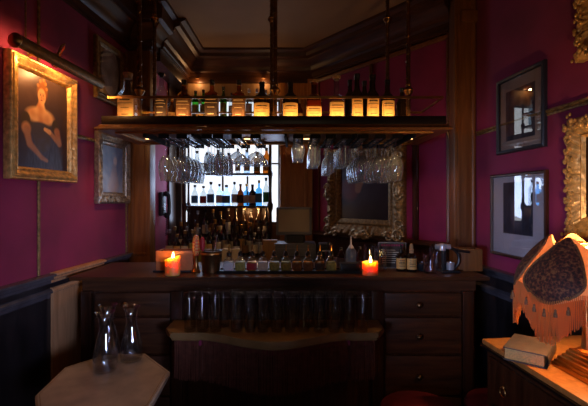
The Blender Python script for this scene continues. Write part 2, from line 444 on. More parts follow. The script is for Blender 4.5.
# picture rails, seam cords
b = B(); b.sweep([(XR(2.69), 2.69), (XR(YF), YF)], [(0, 1.93), (.008, 1.93), (.010, 1.938), (.006, 1.944), (.014, 1.95), (.014, 1.958), (0, 1.965)]); trim(b, M['golddark'])
b = B(); b.sweep([Lp(2.30), Lp(3.04)], [(0, 1.875), (.008, 1.875), (.012, 1.885), (.008, 1.89), (0, 1.9)]); trim(b, M['golddark'])
b = B()
for yy in (2.088, 3.02):
    b.prism(vmould(Lp(yy), (.0725, 1), 0, 0, .014, .008), 1.105, 2.62)
trim(b, M['golddark'])

# ------------------------------------------------------------------ bar counter
CT = 1.0765
t = thing('bar_counter', 'long dark mahogany bar counter with drawers in its front panel', 'bar counter', (-.08, 2.27, 0))
cx = lambda x: x+.08
b = B().box(cx(-1.24), cx(1.078), -.07, .46, CT-.022, CT, .006)
obj('countertop', b, M['woodh'], t)
b = B().sweep([(cx(-1.20), .44), (cx(-1.20), -.002), (cx(1.03), -.002), (cx(1.03), .44)][::-1], [(0, CT-.09), (.012, CT-.088), (.016, CT-.065), (.035, CT-.05), (.04, CT-.023), (0, CT-.023)])
obj('edge_moulding', b, M['woodh'], t)
b = B().box(cx(-1.19), cx(1.02), 0, .44, .08, CT-.023, .003).box(cx(-1.21), cx(1.04), -.015, .44, 0, .09, .005)
obj('carcass', b, M['wood'], t)
b = B()
for x in (-1.17, -.66, .47, .98): b.box(cx(x)-.03, cx(x)+.03, -.022, .001, .09, CT-.09, .004)
b.box(cx(-.63), cx(.44), -.012, .001, .86, .95, .004)
for x0, x1 in ((-.6, -.1), (-.06, .42)): b.box(cx(x0), cx(x1), -.012, .001, .12, .5, .006)
obj('front_frame', b, M['wood'], t)
for x0, x1, zs in ((.515, .945, ((.85, .975), (.635, .835), (.40, .62), (.12, .385))), (-1.125, -.70, ((.85, .975), (.635, .835), (.40, .62), (.12, .385)))):
    for z0, z1 in zs:
        d = obj('drawer', B().box(cx(x0), cx(x1), -.016, .001, z0, z1, .005), M['woodh'], t)
        obj('knob', B().lathe([(.006, 0), (.007, .012), (.016, .02), (.017, .028), (.010, .036), (0, .038)], axis=Matrix.Rotation(PI/2, 3, 'X'), c=(cx((x0+x1)/2-.03), -.015, (z0+z1)/2)), M['dbrass'], d)

# ------------------------------------------------------------------ back counter and shelf unit
t = thing('back_counter', 'dark wooden counter running along the wall behind the bar', 'counter', (-.5, 3.6, 0))
P = [(-1.185, 3.18), (-1.06, 3.18), (-1.06, 3.32), (XA(3.32)-.12, 3.32), (XA(3.90)-.08, 3.90), (.10, 3.95), (-1.06, 3.95), (-1.185, 3.74)]
b = B().prism([(x+.5, y-3.6) for x, y in P], .95, .98); obj('worktop', b, M['woodh'], t, False)
P2 = [(-1.18, 3.22), (-1.07, 3.22), (-1.07, 3.36), (XA(3.36)-.15, 3.36), (XA(3.88)-.11, 3.88), (.08, 3.94), (-1.07, 3.94), (-1.18, 3.70)]
b = B().prism([(x+.5, y-3.6) for x, y in P2], 0, .95); obj('cabinet', b, M['wood'], t, False)

t = thing('back_bar_shelf', 'dark turned-post shelf unit holding bottles before the bright window', 'shelf', (-.635, 3.87, .98))
for sx in (-1, 1):
    for yy in (-.07, .075):
        prof = [(.012, 0), (.022, .01), (.022, .03), (.012, .04), (.016, .2), (.012, .4), (.022, .43), (.025, .455), (.025, .475), (.014, .5), (.010, .62), (.014, .74), (.020, .76), (.020, .79), (.011, .81), (.010, 1.1), (.012, 1.25), (.02, 1.28), (.02, 1.31), (.01, 1.33), (.01, 1.5), (.018, 1.52), (0, 1.54)]
        obj('post', B().lathe(prof, (sx*.405, yy, 0), 12), M['wood'], t)
for z in (.455, .765, 1.285):
    obj('shelf_board', B().box(-.40, .40, -.085, .09, z-.011, z+.011, .004), M['wood'], t)
obj('back_panel', B().box(-.395, .395, .085, .095, 0, .445), M['wood'], t)
obj('riser_step', B().box(-.385, .385, -.055, .083, 0, .14, .003), M['wood'], t)

for x in (.155, .293):
    q = obj('under_shelf_lamp', B().lathe([(.018, .444), (.016, .434), (.010, .432)], (x, -.03, 0), 14), M['brass'], t)
    obj('lamp_lens', B().lathe([(.012, .431), (0, .427)], (x, -.03, 0), 12), M['puck'], q)
    light('under_shelf_glow', 'POINT', (-.635+x, 3.83, 1.385), .7, WARM, size=.012)

for x, ds in ((-.95, 'left'), (-.30, 'right')):  # downlights added to brighten the tan niche header
    t = thing('niche_fill_light', f'{ds} small brass downlight added to warm the window niche', 'lamp', (x, 3.962, 2.69))
    obj('bracket', B().tube([(0, 0, .012), (0, -.03, .012)], .004, 6), M['brass'], t)
    obj('shade', B().lathe([(.008, .016), (.012, .012), (.018, 0), (.016, 0)], (0, -.035, 0), 14), M['brass'], t)
    obj('lens', B().lathe([(.012, .003), (0, .001)], (0, -.035, 0), 12), M['puck'], t)
    light('niche_fill', 'POINT', (x, 3.925, 2.66), .55, WARM, size=.01)

# ------------------------------------------------------------------ bottle builder
def arc_label(r, z0, z1, sq=0, half=1.05, seg=10, off=.0012):
    return B().lathe([(r+off, z0), (r+off, z1)], seg=seg, sq=sq, caps=False, a0=-PI/2-half, a1=-PI/2+half)
def bottle(name, label, cat, loc, h, r, glass, lab, style='round', capm='capb', sq=0, group=None, lz=(.12, .5), prints=True, seg=20, liquid=None, caph=.12, half=1.05, rz=0, ink='ink', shoulder=.62, neck=.28, corky=False):
    t = thing(name, label, cat, loc, rz, group)
    nr = r*neck+.002
    sh = shoulder
    if style == 'dome': prof = [(r*.96, 0), (r, .01), (r, h*sh*.82), (r*.95, h*(sh-.04)), (r*.8, h*(sh+.03)), (r*.5, h*(sh+.08)), (nr*1.15, h*(sh+.13)), (nr, h*.92)]
    elif style == 'square': prof = [(r*.94, 0), (r, .006), (r, h*sh), (r*.93, h*(sh+.03)), (nr*1.4, h*(sh+.08)), (nr, h*(sh+.12)), (nr, h*.93)]
    else: prof = [(r*.95, 0), (r, .008), (r, h*sh), (r*.9, h*(sh+.04)), (r*.5, h*(sh+.12)), (nr*1.1, h*(sh+.19)), (nr, h*.93)]
    obj('bottle_body', B().lathe(prof, seg=seg, sq=sq), M[glass], t)
    if liquid:
        fl = h*sh*liquid[1]; k = .93
        obj('liquid', B().lathe([(r*k, .006), (r*k, fl)], seg=seg, sq=sq), M[liquid[0]], t)
    c0 = h*(1-caph)
    if corky: obj('cap', B().lathe([(nr*.9, h*.91), (nr*.9, h*.945), (nr*1.5, h*.945), (nr*1.55, h*.99), (nr*1.3, h)], seg=12), M[capm], t)
    else: obj('cap', B().lathe([(nr*1.12, c0), (nr*1.16, h*.95), (nr*1.25, h*.955), (nr*1.25, h*.995), (nr, h)], seg=12), M[capm], t)
    if lab:
        L = obj('paper_label', arc_label(r, h*lz[0], h*lz[1], sq, half), M[lab], t)
        if prints:
            hh = h*(lz[1]-lz[0])
            for f0, f1, wd in ((.80, .85, .62), (.68, .70, .8), (.50, .52, .5), (.22, .25, .4)):
                obj('print_line', B().lathe([(r+.0018, h*lz[0]+hh*f0), (r+.0018, h*lz[0]+hh*f1)], seg=8, sq=sq, caps=False, a0=-PI/2-half*wd, a1=-PI/2+half*wd), M[ink], L)
    return t

# bottles on the canopy shelf
SH = 1.962
G = 'spirit bottles on the canopy shelf'
def cb(px, Y, top, **k):
    x = (px-294)/400*Y; h = 1.5+(200-top)/400*Y-SH
    return (x, Y, SH), h
spec = [
 (128, 73, 'pale square whisky bottle with bright plain label at the left end of the canopy', dict(r=.048, glass='clearb', lab='lab_o', style='square', capm='cork', sq=.8, lz=(.04, .52), shoulder=.56, neck=.42, liquid=('whisky', .9), half=.9)),
 (161.5, 73, 'clear stoppered bottle with dark label, right of the left canopy pole', dict(r=.039, glass='clearb', lab='lab_d', style='dome', capm='capb', corky=True, lz=(.10, .50), ink='inkg', liquid=('whisky', .85))),
 (184, 80, 'black-capped whisky bottle with brown and orange label, third on the canopy', dict(r=.042, glass='amber', lab='lab_b', style='dome', sq=.3, lz=(.06, .56), ink='inkg', liquid=('whisky', .9))),
 (212, 80, 'square whisky bottle with black label and pale lettering bands', dict(r=.038, glass='amber', lab='lab_d', style='square', sq=.7, lz=(.06, .62), ink='inkg', liquid=('whisky', .95), shoulder=.66)),
 (239, 80, 'square bottle with dark brown label and small gold seal on the canopy', dict(r=.038, glass='amber', lab='lab_b', style='square', sq=.6, lz=(.05, .6), ink='inkg', liquid=('whisky', .95), shoulder=.64)),
 (262, 82, 'dark round-shouldered bottle with orange label, left of the middle pole', dict(r=.052, glass='darkb', lab='lab_o', style='dome', lz=(.03, .46), shoulder=.62, neck=.24)),
 (290.5, 82, 'dark round-shouldered bottle with orange label, right of the middle pole', dict(r=.050, glass='darkb', lab='lab_o', style='dome', lz=(.03, .46), shoulder=.62, neck=.24)),
 (314, 80, 'clear square bottle with cork stopper and amber label', dict(r=.044, glass='amber', lab='lab_o', style='square', capm='cork', corky=True, sq=.6, lz=(.03, .36), shoulder=.56, neck=.36, liquid=('whisky', .9))),
 (336.5, 76, 'squat clear bottle with tall pale cork and large blank label', dict(r=.042, glass='clearb', lab='lab_o', style='square', capm='cork', corky=True, sq=.7, lz=(.04, .42), shoulder=.5, neck=.34, liquid=('whisky', .9))),
 (357, 74, 'dark bottle with long black neck and orange label, right of the squat clear bottle', dict(r=.036, glass='darkb', lab='lab_o', lz=(.10, .5), shoulder=.56, neck=.34)),
 (372.5, 75, 'dark bottle with long black neck and crested orange label', dict(r=.040, glass='darkb', lab='lab_o', lz=(.08, .52), shoulder=.56, neck=.34)),
 (387.5, 80, 'dark bottle with orange label, nearest to the right canopy poles', dict(r=.042, glass='darkb', lab='lab_o', style='dome', lz=(.10, .5), shoulder=.6)),
]
for px, top, lab, kw in spec:
    loc, h = cb(px, 2.42, top); bottle('spirit_bottle', lab, 'bottle', loc, h, group=G, **kw)
for px, Y, top, lab, g, c in [(350, 2.57, 80, 'black bottle standing behind the squat clear bottle on the canopy', 'darkb', 'capb'), (364.5, 2.57, 81, 'black bottle half hidden between the two long-necked bottles', 'darkb', 'capb'),
        (402, 2.56, 88, 'short black bottle behind the right brass canopy pole', 'darkb', 'capb'), (133, 2.6, 103, 'small green bottle behind the pale square whisky bottle', 'greenb', 'capg'),
        (172, 2.56, 98, 'small amber bottle behind the clear stoppered bottle', 'amber', 'capg'), (299, 2.57, 100, 'small amber bottle behind the dark bottle right of the middle pole', 'amber', 'capg'), (200, 2.57, 101, 'small clear bottle behind the brown labelled whisky bottle', 'clearb', 'capw')]:
    loc, h = cb(px, Y, top); bottle('spirit_bottle', lab, 'bottle', loc, h, .036 if px > 340 else .026, g, None if g == 'darkb' else 'lab_o', lz=(.15, .5), group='rear bottles on the canopy shelf', capm=c, prints=False)

# ------------------------------------------------------------------ hanging canopy
t = thing('hanging_bar_canopy', 'dark canopy shelf hung from bronze poles above the bar, with brass gallery rail', 'canopy', (-.115, 2.55, 1.895))
ox, oy, oz = -.115, 2.55, 1.895
def bx_(b, x0, x1, y0, y1, z0, z1, bev=0): return b.box(x0-ox, x1-ox, y0-oy, y1-oy, z0-oz, z1-oz, bev)
obj('shelf_board', bx_(B(), -1.09, .86, 2.27, 2.84, 1.928, SH, .004), M['black'], t)
rect = [(-1.085-ox, 2.275-oy), (-1.085-ox, 2.835-oy), (.855-ox, 2.835-oy), (.855-ox, 2.275-oy)][::-1]
obj('edge_moulding', B().sweep(rect, [(-.06, -.0), (.03, 0), (.035, .006), (.034, .014), (.022, .020), (.014, .032), (-.06, .032)], closed=True), M['woodm'], t)
rect2 = [(-1.03-ox, 2.33-oy), (-1.03-ox, 2.78-oy), (.80-ox, 2.78-oy), (.80-ox, 2.33-oy)][::-1]
b = B().sweep(rect2, [(-.01, -.008), (.0, -.012), (.008, -.008), (.008, .002), (-.01, .002)], closed=True)
obj('inner_bead', b, M['brass'], t)
obj('underside_panel', bx_(B(), -1.04, .81, 2.32, 2.79, 1.899, 1.91), M['woodm'], t)
# poles
def pole(x, y, z0, knobs):
    prof = [(.026, 0), (.027, .006), (.018, .014), (.013, .03), (.012, .05)]
    z = .05; L = H-z0-.002
    for kz in knobs:
        k = kz-z0
        prof += [(.012, k-.045), (.016, k-.035), (.013, k-.028), (.025, k-.012), (.028, k), (.024, k+.012), (.013, k+.024), (.017, k+.034), (.012, k+.045)]
    prof += [(.012, L-.02), (.03, L-.008), (.03, L)]
    p = obj('pole', B().lathe(prof, (x-ox, y-oy, z0-oz), 14), M['dbrass'], t)
    for kz in knobs:
        obj('collar', B().lathe([(.0285, -.004), (.031, 0), (.0285, .004)], (x-ox, y-oy, kz-oz), 16, caps=False), M['brass'], p)
    # rope twist winding
    pts = [(x-ox+.0125*math.cos(a), y-oy+.0125*math.sin(a), z0-oz+.06+(L-.1)*a/(2*PI*26)) for a in [i*2*PI/8 for i in range(26*8+1)]]
    obj('rope_twist', B().tube(pts, .0035, 4), M['dbrass'], p)
for x in (-.905, -.11, .67): pole(x, 2.345, SH, (2.14,))
for x in (-.975, -.155, .655): pole(x, 2.80, SH, (2.765,))
# gallery rail
zr = 2.09-oz
b = B().box(-1.07-ox, .857-ox, 2.296-oy, 2.304-oy, zr-.007, zr+.007).box(-1.07-ox, .857-ox, 2.696-oy, 2.704-oy, zr-.006, zr+.006)
for x in (-1.07, .857): b.box(x-ox-.004, x-ox+.004, 2.30-oy, 2.70-oy, zr-.006, zr+.006)
for x in (-.905, -.11, .67): b.box(x-ox-.005, x-ox+.005, 2.304-oy, 2.334-oy, zr-.005, zr+.005); b.box(x-ox-.005, x-ox+.005, 2.704-oy, 2.79-oy, zr-.005, zr+.005)
obj('gallery_rail', b, M['brass'], t, False)
# glass rack channels under the canopy
cols = [-.76, -.655, -.51, -.445, -.335, -.225, .025, .125, .215, .305, .405, .505, .605]
RZ = 1.862
for i, x in enumerate(cols):
    b = B()
    for s in (-1, 1): b.box(x-ox+s*.024-.007, x-ox+s*.024+.007, 2.33-oy, 2.79-oy, RZ-oz-.003, RZ-oz+.001)
    for yy in (2.335, 2.785): b.box(x-ox-.03, x-ox+.03, yy-oy-.004, yy-oy+.004, RZ-oz-.002, 1.899-oz)
    obj('glass_rail', b, M['matt'], t, False)
for x in (-.87, -.59, -.05, .36, .70):
    obj('cross_batten', bx_(B(), x-.008, x+.008, 2.325, 2.79, 1.868, 1.90), M['matt'], t)
for x in (-.93, -.30, .08, .74):
    q = obj('spot_fitting', B().lathe([(.028, .006), (.03, 0), (.022, -.003)], (x-ox, 2.56-oy, -.001+.0), 16), M['brass'], t)
    obj('lamp_lens', B().lathe([(.02, -.0045), (.0, -.006)], (x-ox, 2.56-oy, 0), 14), M['puck'], q)
    light('canopy_spot', 'SPOT', (x, 2.56, 1.885), 5, WARM, (0, 0, 0), .02, spot=2.6)
# small warm strip behind the canopy lip lighting the bottles
obj('front_lip', bx_(B(), -1.09, .86, 2.262, 2.270, 1.929, SH+.014, .002), M['black'], t)
obj('light_strip', bx_(B(), -1.0, .78, 2.276, 2.284, SH-.001, SH+.004), emis('warm_strip', (1, .5, .17), 2.0), t)
k = light('canopy_strip_light', 'AREA', (-.11, 2.294, SH+.010), 7, WARM, size=1.75, size_y=.02); aim(k, (-.11, 2.42, SH+.085)); k.rotation_euler = (math.radians(62), 0, 0)

# ------------------------------------------------------------------ glasses hanging upside down
def stem_glass(name, label, kind, loc, group):
    t = thing(name, label, 'wine glass' if kind in 'WT' else 'glass', loc, 0, group)
    P = {'W': dict(foot=.038, stem=.095, bowl=[(.006, .0), (.022, .012), (.038, .038), (.0455, .068), (.042, .112), (.031, .156)]),
         'F': dict(foot=.030, stem=.07, bowl=[(.005, 0), (.014, .012), (.024, .04), (.027, .09), (.025, .13)]),
         'C': dict(foot=.033, stem=.075, bowl=[(.006, 0), (.02, .006), (.048, .028), (.056, .05), (.057, .058)]),
         'S': dict(foot=.030, stem=.025, bowl=[(.008, 0), (.028, .008), (.040, .03), (.040, .05), (.034, .08)]),
         'T': dict(foot=.031, stem=.035, bowl=[(.007, 0), (.026, .006), (.034, .012), (.035, .09), (.035, .115)])}[kind]
    # z measured downwards from the foot
    f = P['foot']; s = P['stem']
    prof = [(f, 0), (f, -.0015), (f*.4, -.005), (.0045, -.012), (.0035, -.02), (.0035, -s), (.006, -s-.006)]
    st = obj('stem', B().lathe(prof, seg=12), M['hang'], t)
    pb = [(r, -s-.006-z) for r, z in P['bowl']]
    inn = [(max(.001, r-.0014), z) for r, z in pb[1:]][::-1]
    obj('bowl', B().lathe(pb+[(pb[-1][0]-.0007, pb[-1][1]-.0008)]+inn+[(.0005, pb[1][1]-.001)], seg=18, caps=False), M['hang'], t)
    return t
kinds = ['W', 'W', 'F', 'F', 'C', 'C', 'S', 'T', 'F', 'T', 'W', 'W', 'W']
nm = {'W': ('wine_glass', 'round-bowled wine glass'), 'F': ('champagne_flute', 'narrow champagne flute'), 'C': ('champagne_coupe', 'wide champagne coupe'), 'S': ('brandy_glass', 'small round brandy glass'), 'T': ('stemmed_beer_glass', 'straight-sided stemmed glass')}
place_ = ['left end row', 'second row from left end', 'left flute row', 'second flute row', 'left coupe row', 'right coupe row', 'row right of middle pole', 'left straight-glass row', 'third flute row', 'right straight-glass row', 'third row from right end', 'second row from right end', 'right end row']
tmpl = {}
for ci, (x, kd) in enumerate(zip(cols, kinds)):
    ny = {'C': 3, 'S': 4}.get(kd, 5); y0, y1 = 2.378, 2.752
    for j in range(ny):
        y = y0+(y1-y0)*j/(ny-1)
        pos = ordn(j, ny, 'front', 'back')
        lab = f'{nm[kd][1]} hung in the {place_[ci]}, {pos}'
        lc = (x, y, RZ+.0085)
        gp = f'{nm[kd][1]}es hanging under the canopy'.replace('fluteees', 'flutes').replace('flutees', 'flutes').replace('coupees', 'coupes')
        rz = random.uniform(0, 6)
        if kd not in tmpl: tmpl[kd] = stem_glass(nm[kd][0], lab, kd, lc, gp)
        else: dup(tmpl[kd], lc, rz, lab)

# ------------------------------------------------------------------ bottles on the back shelves
def pX(px, y): return (px-294)/400*y
SY = 3.87
gins = [(195, .20, .036, 'clearb', 'lab_bl', 'round', 'clear bottle with round blue label'), (203.5, .19, .036, 'clearb', 'lab_r', 'round', 'clear bottle with red lower label'),
 (211, .23, .040, 'clearb', 'lab_bl', 'dome', 'wide clear bottle with dark blue label band'), (219.5, .21, .030, 'frost', 'lab_w', 'square', 'narrow frosted bottle with white label'),
 (226.5, .20, .043, 'frost', 'lab_bl', 'dome', 'broad pale blue bottle'), (234.5, .23, .033, 'clearb', 'lab_w', 'round', 'clear bottle with pale label'),
 (240.5, .21, .034, 'brownb', 'lab_d', 'dome', 'brown apothecary bottle'), (246.5, .21, .028, 'blueb', 'lab_w', 'square', 'slim light blue bottle'),
 (252.5, .205, .038, 'darkb', 'lab_c', 'dome', 'dark bottle with pale diamond label'), (259, .245, .033, 'blueb', 'lab_bl', 'square', 'tall square sky-blue bottle'), (266, .27, .032, 'clearb', 'lab_g', 'round', 'tall clear bottle with green label')]
for px, h, r, g, l, st, lab in gins:
    bottle('gin_bottle', f'{lab} on the middle back shelf before the window', 'bottle', (pX(px, SY), SY, 1.4465), h, r, g, l, st, 'capb' if g != 'blueb' else 'capg', sq=.6 if st == 'square' else 0, lz=(.12, .48), prints=False, seg=14, group='gin bottles on the middle back shelf')
ups = [(197, .22, .035, 'clearb', 'lab_w', 'frosty bottle'), (207, .20, .03, 'clearb', 'lab_bl', 'clear bottle with blue label'), (218, .23, .032, 'darkb', 'lab_c', 'dark bottle'), (229, .20, .04, 'lab_r', 'lab_r', 'short red bottle'),
 (238, .24, .03, 'clearb', 'lab_w', 'tall clear bottle'), (247, .23, .034, 'frost', 'lab_w', 'milky bottle'), (257, .21, .035, 'brownb', 'lab_ol', 'brown bottle with olive label'), (266.5, .25, .040, 'amber', 'lab_o', 'amber bottle with orange label')]
for px, h, r, g, l, lab in ups:
    bottle('liqueur_bottle', f'{lab} on the upper back shelf behind the hanging coupes', 'bottle', (pX(px, SY), SY, 1.7565), h, r, g, l, 'round', 'capb', lz=(.1, .5), prints=False, seg=14, group='liqueur bottles on the upper back shelf')
tops = [(195.5, .28, 'greenb', 'first green-necked bottle'), (203.5, .29, 'greenb', 'second green-necked bottle'), (213, .25, 'clearb', 'clear bottle'), (223.5, .32, 'greenb', 'tall green wine bottle'), (232, .26, 'clearb', 'short clear bottle'), (241, .27, 'clearb', 'clear red-capped bottle'), (249, .30, 'clearb', 'tall clear bottle'), (257, .30, 'clearb', 'silver-topped clear bottle'), (265.5, .29, 'frost', 'milky bottle')]
for i, (px, h, g, lab) in enumerate(tops):
    bottle('liqueur_bottle', f'{lab} on the top back shelf, {ordn(i, len(tops))}', 'bottle', (pX(px, SY), SY, 2.2765), h, .034, g, 'lab_ol' if g == 'greenb' else 'lab_w', 'round', 'lab_r' if 'red' in lab else ('capb' if i < 5 else 'capw'), lz=(.1, .5), prints=False, seg=14, group='liqueur bottles on the top back shelf')
# lower tiers: dim bottles
rnd = random.Random(3)
def tier(y, z, x0, x1, n, hmin, hmax, where, seed):
    g = f'bottles in {where}'
    for i in range(n):
        px = x0+(x1-x0)*(i+.5)/n
        gl, lb, cm, ds = rnd.choice([('darkb', 'lab_c', 'capb', 'dark bottle with cream label'), ('clearb', 'lab_c', 'capw', 'clear bottle with cream label'), ('clearb', 'lab_w', 'capw', 'clear bottle with white label'), ('darkb', 'lab_o', 'capg', 'dark bottle with orange label'), ('brownb', 'lab_c', 'capg', 'brown bottle with cream label'), ('darkb', 'lab_w', 'capb', 'dark bottle with white label'), ('clearb', 'lab_b', 'capg', 'clear bottle with brown label')])
        if seed == 1 and 5 <= i <= 9: gl, lb, cm, ds = 'darkb', ('lab_c' if i == 9 else 'lab_d'), 'capb', 'black wine bottle' if i < 9 else 'black bottle with round cream label'
        bottle('spirit_bottle', f'{ds} in {where}, {ordn(i, n)}'.replace(' with round cream label', ' with round label'), 'bottle', (pX(px, y), y+rnd.uniform(-.008, .008), z), rnd.uniform(hmin, hmax), rnd.uniform(.030, .036), gl, lb, rnd.choice(['round', 'dome', 'round', 'square']), cm, lz=(rnd.uniform(.08, .2), rnd.uniform(.42, .55)), prints=False, seg=12, group=g)
tier(3.865, 1.12, 194, 270, 10, .27, .32, 'the stepped shelf row', 1)
tier(3.75, .98, 193, 272, 9, .26, .34, 'the middle back row', 2)
tier(3.63, .98, 196, 268, 8, .22, .30, 'the front back-counter row', 3)
tier(3.50, .98, 166, 196, 4, .22, .30, 'the left cluster below the phone', 4)
tier(3.62, .98, 172, 190, 3, .26, .33, 'the rear left cluster', 5)
# small boxes and cards between them
for px, y, wd, h, m, lab in [(198, 3.44, .13, .09, 'lab_ol', 'olive card box in front of the left back bottles'), (270, 3.42, .12, .12, 'tan', 'small wooden box beside the till'), (226.5, 3.40, .072, .045, 'lab_c', 'left white packet behind the bitters bottles'), (236.5, 3.40, .072, .045, 'lab_c', 'right white packet behind the bitters bottles')]:
    t = thing('small_box', lab, 'box', (pX(px, y), y, .98))
    obj('box_body', B().box(-wd/2, wd/2, -.03, .03, 0, h+.05, .003), M[m], t); obj('box_lid', B().box(-wd/2-.002, wd/2+.002, -.032, .032, h+.045, h+.06, .002), M[m], t)

# till on the back counter
t = thing('cash_till', 'dark blue-grey till with brown touch screen on the back counter', 'cash register', (.008, 3.40, .98))
obj('base', B().box(-.175, .175, -.10, .13, 0, .16, .012).box(-.165, .165, -.106, -.10, .02, .12, .003), M['grey'], t)
obj('drawer_slot', B().box(-.12, .12, -.110, -.104, .05, .056), M['plastic'], t)
obj('stand', B().prism([(-.07, -.05), (.07, -.05), (.09, .07), (-.09, .07)], .16, .235).lathe([(.05, .235), (.03, .27)], (0, .02, 0)), M['plastic'], t)
mm = Matrix.Translation((-.008, -.03, .345)) @ Matrix.Rotation(math.radians(-10), 4, 'X')
s_ = obj('monitor', B().box(-.15, .15, -.02, .025, -.12, .115, .010, M=mm), M['grey'], t)
obj('screen', B().box(-.128, .128, -.0225, -.019, -.095, .092, M=mm), M['screen'], s_)
t = thing('receipt_printer', 'small dark receipt printer right of the till', 'printer', (.265, 3.38, .98), .12)
obj('housing', B().box(-.058, .058, -.07, .07, 0, .15, .012), M['plastic'], t)
obj('paper_slot', B().box(-.04, .04, -.0725, -.068, .095, .105), M['lab_w'], t); obj('lid', B().box(-.05, .05, -.05, .06, .149, .158, .004), M['grey'], t)

# telephone on the recess wall
t = thing('wall_telephone', 'black wall telephone on the magenta wall beside the back window', 'telephone', (-1.188, 3.56, 1.36), PI/2)
obj('body', B().box(-.06, .06, -.035, -.001, 0, .21, .012), M['plastic'], t)
obj('keypad', B().lathe([(.035, 0), (.033, .004), (0, .004)], (0, -.035, .08), axis=Matrix.Rotation(PI/2, 3, 'X')), M['steel'], t)
hs = B().tube([(-.0, -.055, .20), (0, -.075, .18), (0, -.08, .1), (0, -.075, .02), (0, -.055, .0)], [.022, .017, .014, .017, .022], 10).ball((0, -.05, .195), .026, (1, .8, 1)).ball((0, -.05, .005), .026, (1, .8, 1))
obj('handset', hs, M['capb'], t)
pts = [(.03+.008*math.cos(a), -.045+.008*math.sin(a), -.01-.17*a/60) for a in [i*.5 for i in range(120)]]
obj('coiled_cord', B().tube(pts, .003, 5), M['capb'], t)

# ------------------------------------------------------------------ things standing on the bar
def candle(lab, x, y, r, h, melt):
    t = thing('pillar_candle', lab, 'candle', (x, y, CT), 0, 'lit candles on the bar')
    b = B(); seg = 24
    prof = [(r*1.0, 0), (r, h*.5), (r*.99, h), (r*.93, h+.002), (r*.84, h-.004), (r*.74, h-.020), (r*.3, h-.024), (0, h-.024)]
    b.lathe(prof, seg=seg)
    for v in b.bm.verts:
        if v.co.z > h*.6: v.co.z += melt*math.cos(math.atan2(v.co.y, v.co.x)-.2)*(v.co.z/h) * min(1, v.co.xy.length/r*1.2)
    obj('wax_body', b, M['wax'], t)
    obj('wick', B().tube([(0, 0, h-.026), (.001, 0, h-.012), (.003, 0, h-.004)], .0014, 6), M['capb'], t)
    obj('flame', B().lathe([(0, 0), (.005, .004), (.0080, .013), (.0062, .024), (.0028, .035), (0, .043)], (.003, 0, h-.009), 12), M['flame'], t)
    light('candle_light', 'POINT', (x, y-.002, CT+h+.003), 3.2, (1, .42, .11), size=.008)
candle('lit pillar candle with sloping melted top at the left of the bar', pX(173, 2.27), 2.262, .042, .098, .012)
candle('lit squat pillar candle beside the bitters tray at the right of the bar', pX(370, 2.27), 2.268, .044, .074, .004)

t = thing('wooden_box', 'open reddish wooden box behind the left candle', 'box', (-.70, 2.40, CT))
b = B()
for a in ((-.108, .108, -.06, -.05), (-.108, .108, .05, .06), (-.108, -.098, -.05, .05), (.098, .108, -.05, .05)): b.box(*a, .01, .125, .002)
obj('sides', b, mat('reddish_box_wood', (.50, .16, .05), .5, var=.2, scale=30), t)
obj('base', B().box(-.125, .118, -.066, .066, 0, .012, .003), M['plastic'], t)
obj('contents', B().box(-.09, .09, -.045, .045, .015, .11, .01), M['wood'], t)
t = thing('patterned_muddler_stand', 'brass stand holding red and gold patterned stick beside the box', 'stand', (-.572, 2.335, CT))
obj('brass_foot', B().lathe([(.026, 0), (.028, .008), (.016, .022), (.012, .05), (.014, .09), (.017, .10)], seg=16), M['brass'], t)
mp = bpy.data.materials.new('red_gold_pattern'); nt, bb = NT(mp)
tc = nt.nodes.new('ShaderNodeTexCoord'); vo = nt.nodes.new('ShaderNodeTexChecker'); vo.inputs['Scale'].default_value = 110
vo.inputs['Color1'].default_value = (.75, .05, .02, 1); vo.inputs['Color2'].default_value = (.8, .45, .12, 1)
nt.links.new(tc.outputs['Object'], vo.inputs['Vector']); nt.links.new(vo.outputs['Color'], bb.inputs['Base Color'])
obj('patterned_stick', B().lathe([(.012, .10), (.019, .115), (.022, .15), (.020, .19), (.014, .215), (0, .22)], seg=16), mp, t)
obj('dark_tassel', B().lathe([(.008, .12), (.018, .16), (.012, .2), (0, .21)], (.035, .01, 0), seg=10).tube([(.0, .0, .09), (.035, .01, .13)], .004), M['lab_r'], t)
t = thing('ice_bucket', 'dark metal ice bucket standing left of the bitters bottles', 'bucket', (-.485, 2.335, CT))
obj('bucket_body', B().lathe([(.045, 0), (.05, .004), (.058, .12), (.061, .125), (.061, .13), (.056, .13), (.048, .01), (0, .008)], seg=24), M['dbrass'], t)
obj('rim_band', B().lathe([(.0595, .108), (.0615, .11), (.0615, .118), (.060, .12)], seg=24, caps=False), M['brass'], t)
obj('bar_spoon', B().tube([(.01, 0, .02), (.03, .01, .2)], .003, 6).ball((.031, .01, .205), .007), M['steel'], t)

